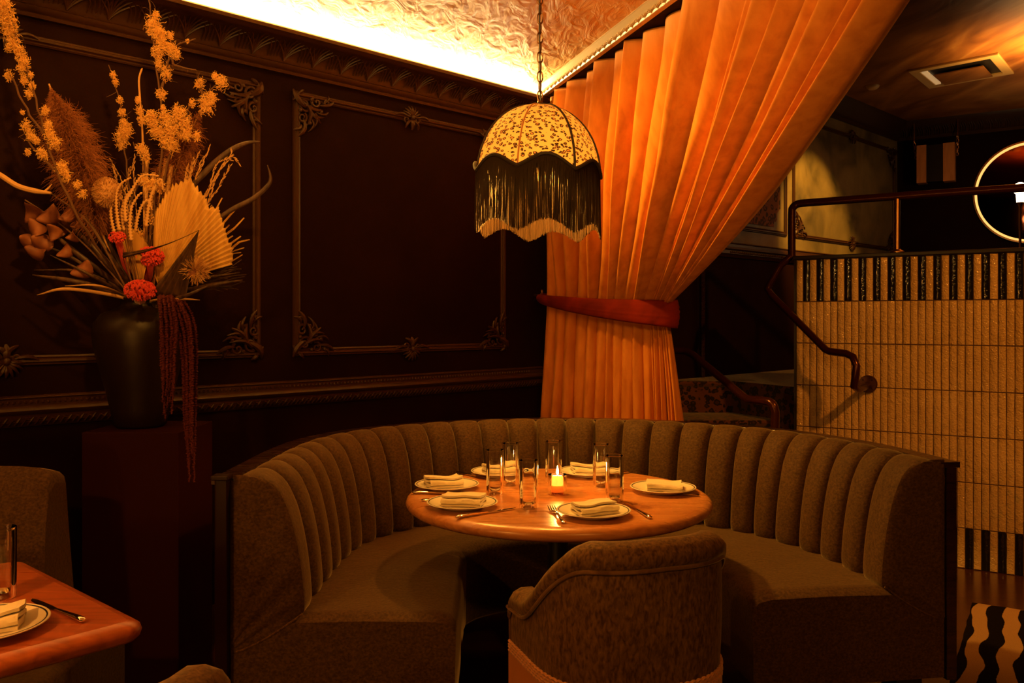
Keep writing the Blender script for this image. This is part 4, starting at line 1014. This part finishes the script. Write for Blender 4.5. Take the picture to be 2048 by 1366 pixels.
def fan(label, root, tips, Y, mt=M_palm, fold=.004, notch=.03, split=0, bend=.03):
    t = flower('palm_fan_leaf', label); R0 = P(root[0], root[1], Y); m = MB()
    tp = [P(x, y, Y-(bend*math.sin(PI*k/(len(tips)-1)))) for k, (x, y) in enumerate(tips)]; tp, _ = resample(tp, n=30 if split else 76)
    nseg = len(tp)
    if not split:
        rows = []
        for i in range(13):
            s = .06+.94*i/12; row = []
            for k, q in enumerate(tp):
                pf = (1 if k % 2 else -1); e = s*(1-(notch*fl_rnd.uniform(0,1) if (i == 12) else 0)-(notch if (i == 12 and k % 2) else 0))
                row.append(R0.lerp(q, e)+V((0,pf*fold*s-.02*math.sin(PI*s),0)))
            rows.append(row)
        m.grid(rows)
    else:
        for k in range(0, nseg-1, 2):
            a, b = tp[k], tp[k+1]; f = fl_rnd.uniform(.82,1.06); rows = []
            for i in range(9):
                s = .06+.94*i/8; w_ = 1 if i < 5 else 1-.75*(i-4)/4
                mid = R0.lerp(a.lerp(b,.5), s*f)+V((0,-.008*s,-.05*max(0,s-.6)*fl_rnd.uniform(0,1)))
                rows.append([mid+(a-b)*.65*s*w_, mid+V((0,.006,0)), mid+(b-a)*.65*s*w_])
            m.grid(rows)
    m.tube([VM, R0], .005, 6)
    m.build('blade', mt, t, solid=.0012, angle=25); return t
fan('large pale pleated palm fan leaf spreading to the right', (318,575), [(312,520),(308,460),(312,415),(330,385),(352,360),(380,350),(398,372),(412,385),(418,408),(440,412),(452,440),(458,470),(470,490),(470,528)], 3.06)
fan('split palm leaf with ragged strips behind the big fan', (325,580), [(430,395),(450,398),(485,420),(500,455),(515,470),(510,478),(485,500),(478,520)], 3.13, split=1)
fan('small pale palm leaf left of the big fan', (285,590), [(236,448),(232,455),(244,442),(262,452),(290,470),(304,500)], 3.02, notch=.08)
fan('narrow dark palm leaf low at the right', (300,592), [(470,520),(482,530),(488,545),(485,565),(470,572)], 3.08, mt=M_dark, split=1)
# bladed dark leaves
def blade(m, pts, w_, fold=.3):
    c = crom(pts, 6); n = len(c); rows = []
    for i, p in enumerate(c):
        a = c[max(0,i-1)]; b = c[min(n-1,i+1)]; d = (b-a).normalized(); s_ = d.cross(V((0,-1,0))); s_ = s_.normalized() if s_.length > .01 else V((1,0,0))
        k = w_*math.sin(PI*min(.97, .12+.86*i/(n-1)))**.7
        rows.append([p-s_*k, p+V((0,-k*fold,0)), p+s_*k])
    m.grid(rows)
BL = [([(65,550),(160,565),(262,598)],.010,2.95),([(74,590),(140,578),(262,600)],.006,2.92),([(68,540),(170,545),(265,595)],.006,3.0),([(100,510),(180,550),(265,600)],.006,2.95),([(85,450),(170,520),(262,595)],.012,3.0),
      ([(115,425),(190,500),(268,592)],.014,3.05),([(60,480),(150,520),(262,600)],.008,3.1),([(150,390),(215,490),(272,592)],.013,3.08),([(130,572),(200,572),(265,600)],.004,2.9),([(170,430),(225,520),(275,595)],.010,2.98),([(190,340),(225,470),(278,590)],.012,3.14),
      ([(485,560),(400,575),(310,600)],.009,2.98),([(480,545),(400,560),(315,600)],.006,3.05),([(420,570),(370,592),(320,606)],.007,2.92),([(400,600),(360,598),(300,603)],.004,2.95),([(232,420),(250,500),(280,592)],.010,3.02),([(345,420),(320,500),(290,590)],.010,3.14)]
BLL = ['long thin blade leaf whose tip reaches furthest left of the vase','lowest long straw blade leaf pointing left from the vase neck','thin dark blade leaf just above the leftmost low blades','narrow dark blade leaf slanting up left to mid height',
 'wide dark blade leaf rising left below the brown curled leaves','broad dark blade leaf behind the curled brown leaves','dark blade leaf passing under the brown curled leaves at far left','tall dark blade leaf rising below the fat pampas plume','short pale blade stub just above the left vase shoulder','dark blade leaf slanting between the magnolia branch and red flower',
 'pale stiff blade leaf rising along the pampas stalk','dark blade leaf reaching right below the palm fan','thinner dark blade leaf right of the vase, level with its neck','short low dark blade leaf at right of the vase neck','short straw coloured blade lying right across the vase rim','dark blade leaf standing behind the small red cockscomb','dark blade leaf standing behind the centre of the palm fan']
for i, (p_, w_, Y_) in enumerate(BL):
    t = flower('dried_blade_leaf', '')
    side = 'left' if p_[0][0] < 280 else 'right'
    t['label'] = BLL[i]; t['group'] = 'dark blade leaves fanning '+side; t['category'] = 'dried leaf'
    m = MB(); pts = px(p_, Y_); pts[-1] = P(p_[-1][0], p_[-1][1], 3.12); blade(m, [pts[-1]+V((0,.02,-.05))]+pts[::-1], w_); m.build('blade', M_straw if i in (1,8,14) else M_dark, t, solid=.001, angle=0)
t = flower('folded_dark_leaf', 'broad dark leaf folded into a sharp triangle over the palm fan'); t['category'] = 'dried leaf'
m = MB(); A_, B_, C_, D_ = P(245,505,2.95), P(398,460,2.93), P(300,590,2.98), P(372,600,2.97)
n = 12
m.grid([[A_.lerp(B_, i/n)+V((0,.004*(j%2),0))+V((0,0,-.010*math.sin(PI*i/n)*(1.5-j*.2)-.0065*j*(1-i/n))) for j in range(4)] for i in range(n+1)])
rows = []
for i in range(n+1):
    s = i/n; a = B_.lerp(C_, s); b = B_.lerp(D_, s); rows.append([a.lerp(b, j/10)+V((0,(.006 if j % 2 else -.006)*s,0)) for j in range(11)])
m.grid(rows); m.build('blade', M_dark, t, solid=.001, angle=20)
# curled leaves at the right and the bare tan branch at the left
for lb, pts, w_, mt, Y_ in (('long dark curled leaf ending in a hook at the right', [(330,570),(400,470),(455,425),(505,398),(535,372),(541,355),(535,330)], .009, M_dark, 3.05),
                        ('dark leaf arching up right with a thin tan tip', [(320,560),(370,400),(410,345),(455,305),(490,287),(520,283)], .011, M_dark, 3.12)):
    t = flower('curled_leaf', lb); t['category'] = 'dried leaf'; m = MB(); blade(m, px(pts, Y_), w_, .5); m.build('blade', mt, t, solid=.001, angle=0)
t = flower('bare_branch', 'smooth tan branch reaching in from the left picture edge'); m = MB()
m.tube(crom(px([(-30,335),(0,350),(35,372),(70,382),(102,386)], 2.9), 5), [.009]*16+[.008,.007,.006,.005,.004], 8); m.tube(px([(88,384),(98,375),(104,368)], 2.9), [.004,.003,.001], 6); m.build('branch', M_straw, t); m = MB(); m.tube(crom(px([(102,386),(180,450),(262,595)], 2.95), 5), .003, 6); m.build('stem', M_bark, t)
t = flower('magnolia_leaf_branch', 'branch of curled brown leaves at the left of the arrangement'); m = MB()
m.tube(crom(px([(262,592),(180,500),(110,440),(50,400)], 3.0), 5), .0028, 6); m.build('branch', M_bark, t)
for (x, y, w_, an) in ((52,425,.026,1.2),(66,455,.022,2.0),(92,425,.028,.6),(100,465,.020,1.5),(58,480,.020,2.8),(84,485,.024,2.6),(130,425,.020,.9),(125,500,.018,4.2),(150,440,.018,1.0),(70,500,.022,2.9),(115,455,.022,1.9),(160,535,.024,3.9),(140,470,.016,.4)):
    m = MB(); c = P(x, y, 2.97+fl_rnd.uniform(-.04,.04)); d = V((math.cos(an),fl_rnd.uniform(-.5,.3),math.sin(an))).normalized(); s_ = d.cross(V((0,-1,.2))).normalized(); nn_ = d.cross(s_)
    rows = []
    for i in range(9):
        u = i/8; k = w_*1.3*math.sin(PI*min(.98,.02+.96*u))**.6
        rows.append([c+d*(u-.5)*w_*3+s_*k*e+nn_*(w_*.9*(e*e*(k/w_))+.012*math.sin(u*4)) for e in (-1,-.5,0,.5,1)])
    m.grid(rows); m.build('leaf', M_brown, t, solid=.0008, angle=0)
# banksia head with saw-toothed leaves
t = flower('banksia_flower', 'round brown banksia cone above the red flowers'); m = MB(); c = P(214,385,2.98)
m.ball(c, .042, 20, sq=(1,1,1.1)); m.build('cone', M_bank, t); m = MB()
for k in range(900):
    o = rdir(); o.z *= 1.1; m.tube([c+o*.039, c+o*.049], [.0013,.0006], 3)
m.build('bristles', M_bank, t); m = MB(); m.tube(crom([c, P(235,470,3.02), P(270,590,3.12)],6), .004, 6); m.build('stem', M_bark, t)
def saw(label, pts, Y_):
    t = flower('saw_toothed_leaf', label); t['category'] = 'dried leaf'; m = MB(); cf, L0 = resample(crom(px(pts, Y_), 8), step=.0055); h0 = int(len(cf)*.52); ms = MB(); ms.tube(cf[:h0+1], .0018, 5); ms.build('stem', M_bark, t); c = cf[h0:]; n = len(c); rows = []
    for i, p in enumerate(c):
        a = c[max(0,i-1)]; b = c[min(n-1,i+1)]; d = (b-a).normalized(); s_ = d.cross(V((0,-1,0))).normalized(); k = (.0105 if i % 2 else .003)*(1-.6*i/n)
        rows.append([p-s_*k, p+V((0,-.002,0)), p+s_*k])
    m.grid(rows); m.build('blade', M_straw, t, solid=.001, angle=0)
for i, pp in enumerate([[(270,590),(240,470),(232,400),(240,370),(262,355)],[(275,590),(246,450),(250,400),(272,372),(290,362)],[(280,590),(290,470),(300,400),(312,370),(322,358),(326,380)],[(285,590),(262,480),(262,420),(276,392),(285,385)],[(272,590),(225,450),(225,400),(234,380)],[(286,590),(270,480),(280,420),(296,400),(304,420)],[(280,590),(250,430),(262,385),(285,352),(318,352)]]):
    saw(['saw toothed tan leaf curling over just right of the banksia cone','saw toothed leaf arching up to the right above the banksia cone','saw toothed leaf hooking down beside the palm fan','short saw toothed leaf in the middle of the curling bunch','saw toothed leaf rising directly beside the banksia cone','saw toothed leaf bending down at its right tip','longest saw toothed leaf arching furthest right over the bunch'][i], pp, 2.96+.02*(i % 3)); bpy.context.scene.collection.objects[-2]['group'] = 'saw toothed leaves'
# grasses
def grass(label, group, path, Y_, seeds=24, ln=.018):
    t = flower('wheat_grass', label); t['group'] = group; c, L0 = resample(crom(px(path, Y_), 8), n=60); m = MB(); m.tube(c, .0013, 5); m.build('stalk', M_bark, t); m = MB()
    for k in range(seeds*2):
        i = int(60*(.45+.55*k/(seeds*2))); d = (c[min(60,i+1)]-c[max(0,i-1)]).normalized(); o = rdir(); e = (d+o*.35).normalized()
        m.tube([c[min(i,60)], c[min(i,60)]+e*ln*.5, c[min(i,60)]+e*ln], [.0008,.0022,.0005], 4)
    m.build('ear', M_straw, t)
for p_ in ([(320,590),(370,400),(385,340),(398,305)],[(320,590),(365,400),(378,350),(388,318)],[(322,590),(380,400),(400,340),(420,292)],[(320,590),(375,420),(395,345),(408,312)],[(322,590),(360,420),(370,360),(376,330)]):
    grass('upright straw coloured grass ear in the bunch behind the palm fan', 'upright grass ears behind the palm fan', p_, 3.12)
for p_ in ([(330,590),(400,420),(440,340),(460,315),(470,318),(480,330)],[(330,590),(395,430),(420,370),(430,335),(450,318),(462,322)],[(332,590),(410,420),(440,370),(455,340),(462,330)],[(330,590),(405,430),(435,350),(461,312),(460,300)]):
    grass('drooping pale grass ear arching over the right of the palm fan', 'drooping grass ears at right', p_, 3.08)
for p_ in ([(280,590),(250,420),(235,370),(222,318)],[(282,590),(255,420),(242,360),(228,330)],[(282,590),(262,430),(255,370),(268,325)],[(284,590),(272,420),(268,340),(269,310)],[(278,590),(225,440),(200,370),(184,320)],[(278,590),(220,440),(196,380),(190,345)],[(276,590),(240,420),(232,350),(226,335)],[(282,590),(256,420),(250,380),(260,335)]):
    grass('fine straw grass ear rising at left centre of the arrangement', 'grass ears at left centre', p_, 3.1, 18, .014)
for i, (x, y) in enumerate(((285,300),(325,318),(300,345),(335,330))):
    t = flower('cut_reed', ['tallest thick cut reed stalk at left behind the lichen branches','thick cut reed stalk right of the tallest one','short thick cut reed stalk between two taller reeds','thick cut reed stalk furthest right, beside the palm fan'][i]); t['group'] = 'cut reeds'; m = MB(); m.tube([P(290+i*4,590,3.18), P(x+8,y,3.18)], [.007,.008], 7); m.build('stalk', M_straw, t)
t = flower('tall_reed', 'thin bent reed left of the tall central branch'); m = MB(); m.tube(crom(px([(290,590),(286,300),(280,200),(278,160),(283,140),(285,136)], 3.13), 6), [.0035]*26+[.002]*5, 6); m.build('stalk', M_straw, t)
# red cockscomb heads
for lb, c0, r_, n_, Y_ in (('big red cockscomb flower at the vase mouth', (280,580), .050, 230, 2.95),('small red cockscomb flower beside the saw toothed leaves', (234,474), .028, 110, 2.93),('dark red cockscomb flower behind the folded leaf', (300,512), .046, 190, 3.0)):
    t = flower('cockscomb_flower', lb); c = P(c0[0], c0[1], Y_); m = MB()
    for k in range(n_):
        o = rdir(); q = c+V((o.x*r_, o.y*r_*.5, o.z*r_*.62)); a = fl_rnd.uniform(0,PI); rr = r_*.13
        pts = [q+V((math.cos(a)*rr*s_, -.2*rr, math.sin(a)*rr*s_+math.sin(s_*4+a)*rr*.5)) for s_ in (-1,-.5,0,.5,1)]
        m.tube(pts, [rr*.35,rr*.55,rr*.6,rr*.55,rr*.35], 6)
    m.ball(c, r_*.7, 12, sq=(1,.5,.7)); m.build('head', M_red, t); m = MB(); m.tube(crom([c, c.lerp(VM,.5)+V((0,0,-.01)), VM],4), [r_*.45]*4+[r_*.14]*5, 8); m.build('stem', M_red, t)
t = flower('protea_flower', 'tan fibrous flower head at the lower right of the palm fan'); c = P(392,540,2.97); m = MB()
for k in range(420):
    o = rdir(); d = V((o.x+.35, o.y*.5-.2, o.z+.3)); hair(m, c+o*.012, d, .045*fl_rnd.uniform(.6,1.1), .0009, 4, .35)
m.build('fibres', M_straw, t); m = MB(); m.ball(c+V((-.01,0,-.012)), .020, 12); m.tube([c, VM], .005, 6); m.build('core', M_brown, t)
# hanging amaranth
def amar(label, strands, Y_):
    t = flower('hanging_amaranth', label); m = MB()
    for si, pts in enumerate(strands):
        yy = Y_+fl_rnd.uniform(-.022,.022)
        c, L0 = resample(crom([P(pts[0][0],pts[0][1]-14,3.06)]+px(pts, yy), 8), step=.0042); n = len(c)
        m.tube([p+V((fl_rnd.uniform(-.002,.002),fl_rnd.uniform(-.002,.002),0)) for p in c], [(.0028+.0030*(i % 2)+.0012*fl_rnd.random())*(1 if i < n*.85 else .55) for i in range(n)], 6)
        for i in range(0, n, 1):
            hair(m, c[i], rdir(), .009, .0007, 2, .3)
    m.build('tassels', M_amar, t)
amar('deep crimson amaranth tassels hanging over the front of the vase', [[(318,600),(322,640),(322,700),(326,760),(328,800),(330,836-i*6)] if i == 0 else [(316+i*4,600),(318+i*5,650),(322+i*4,700),(324+i*3.4,760),(322+i*3,780+(i*37%5)*12)] for i in range(8)], 2.95)
amar('long crimson amaranth tassels hanging past the plinth corner', [[(340+i*4,602),(352+i*5,640),(362+i*4.4,690),(367+i*3.6,760),(368+i*3.2,830),(372+i*2.3,880+(i*29%4)*28)] for i in range(8)], 2.975)
for o in list(bpy.data.objects):
    if '_o' in o: del o['_o']
for mm in bpy.data.materials:
    if '_b' in mm: del mm['_b']
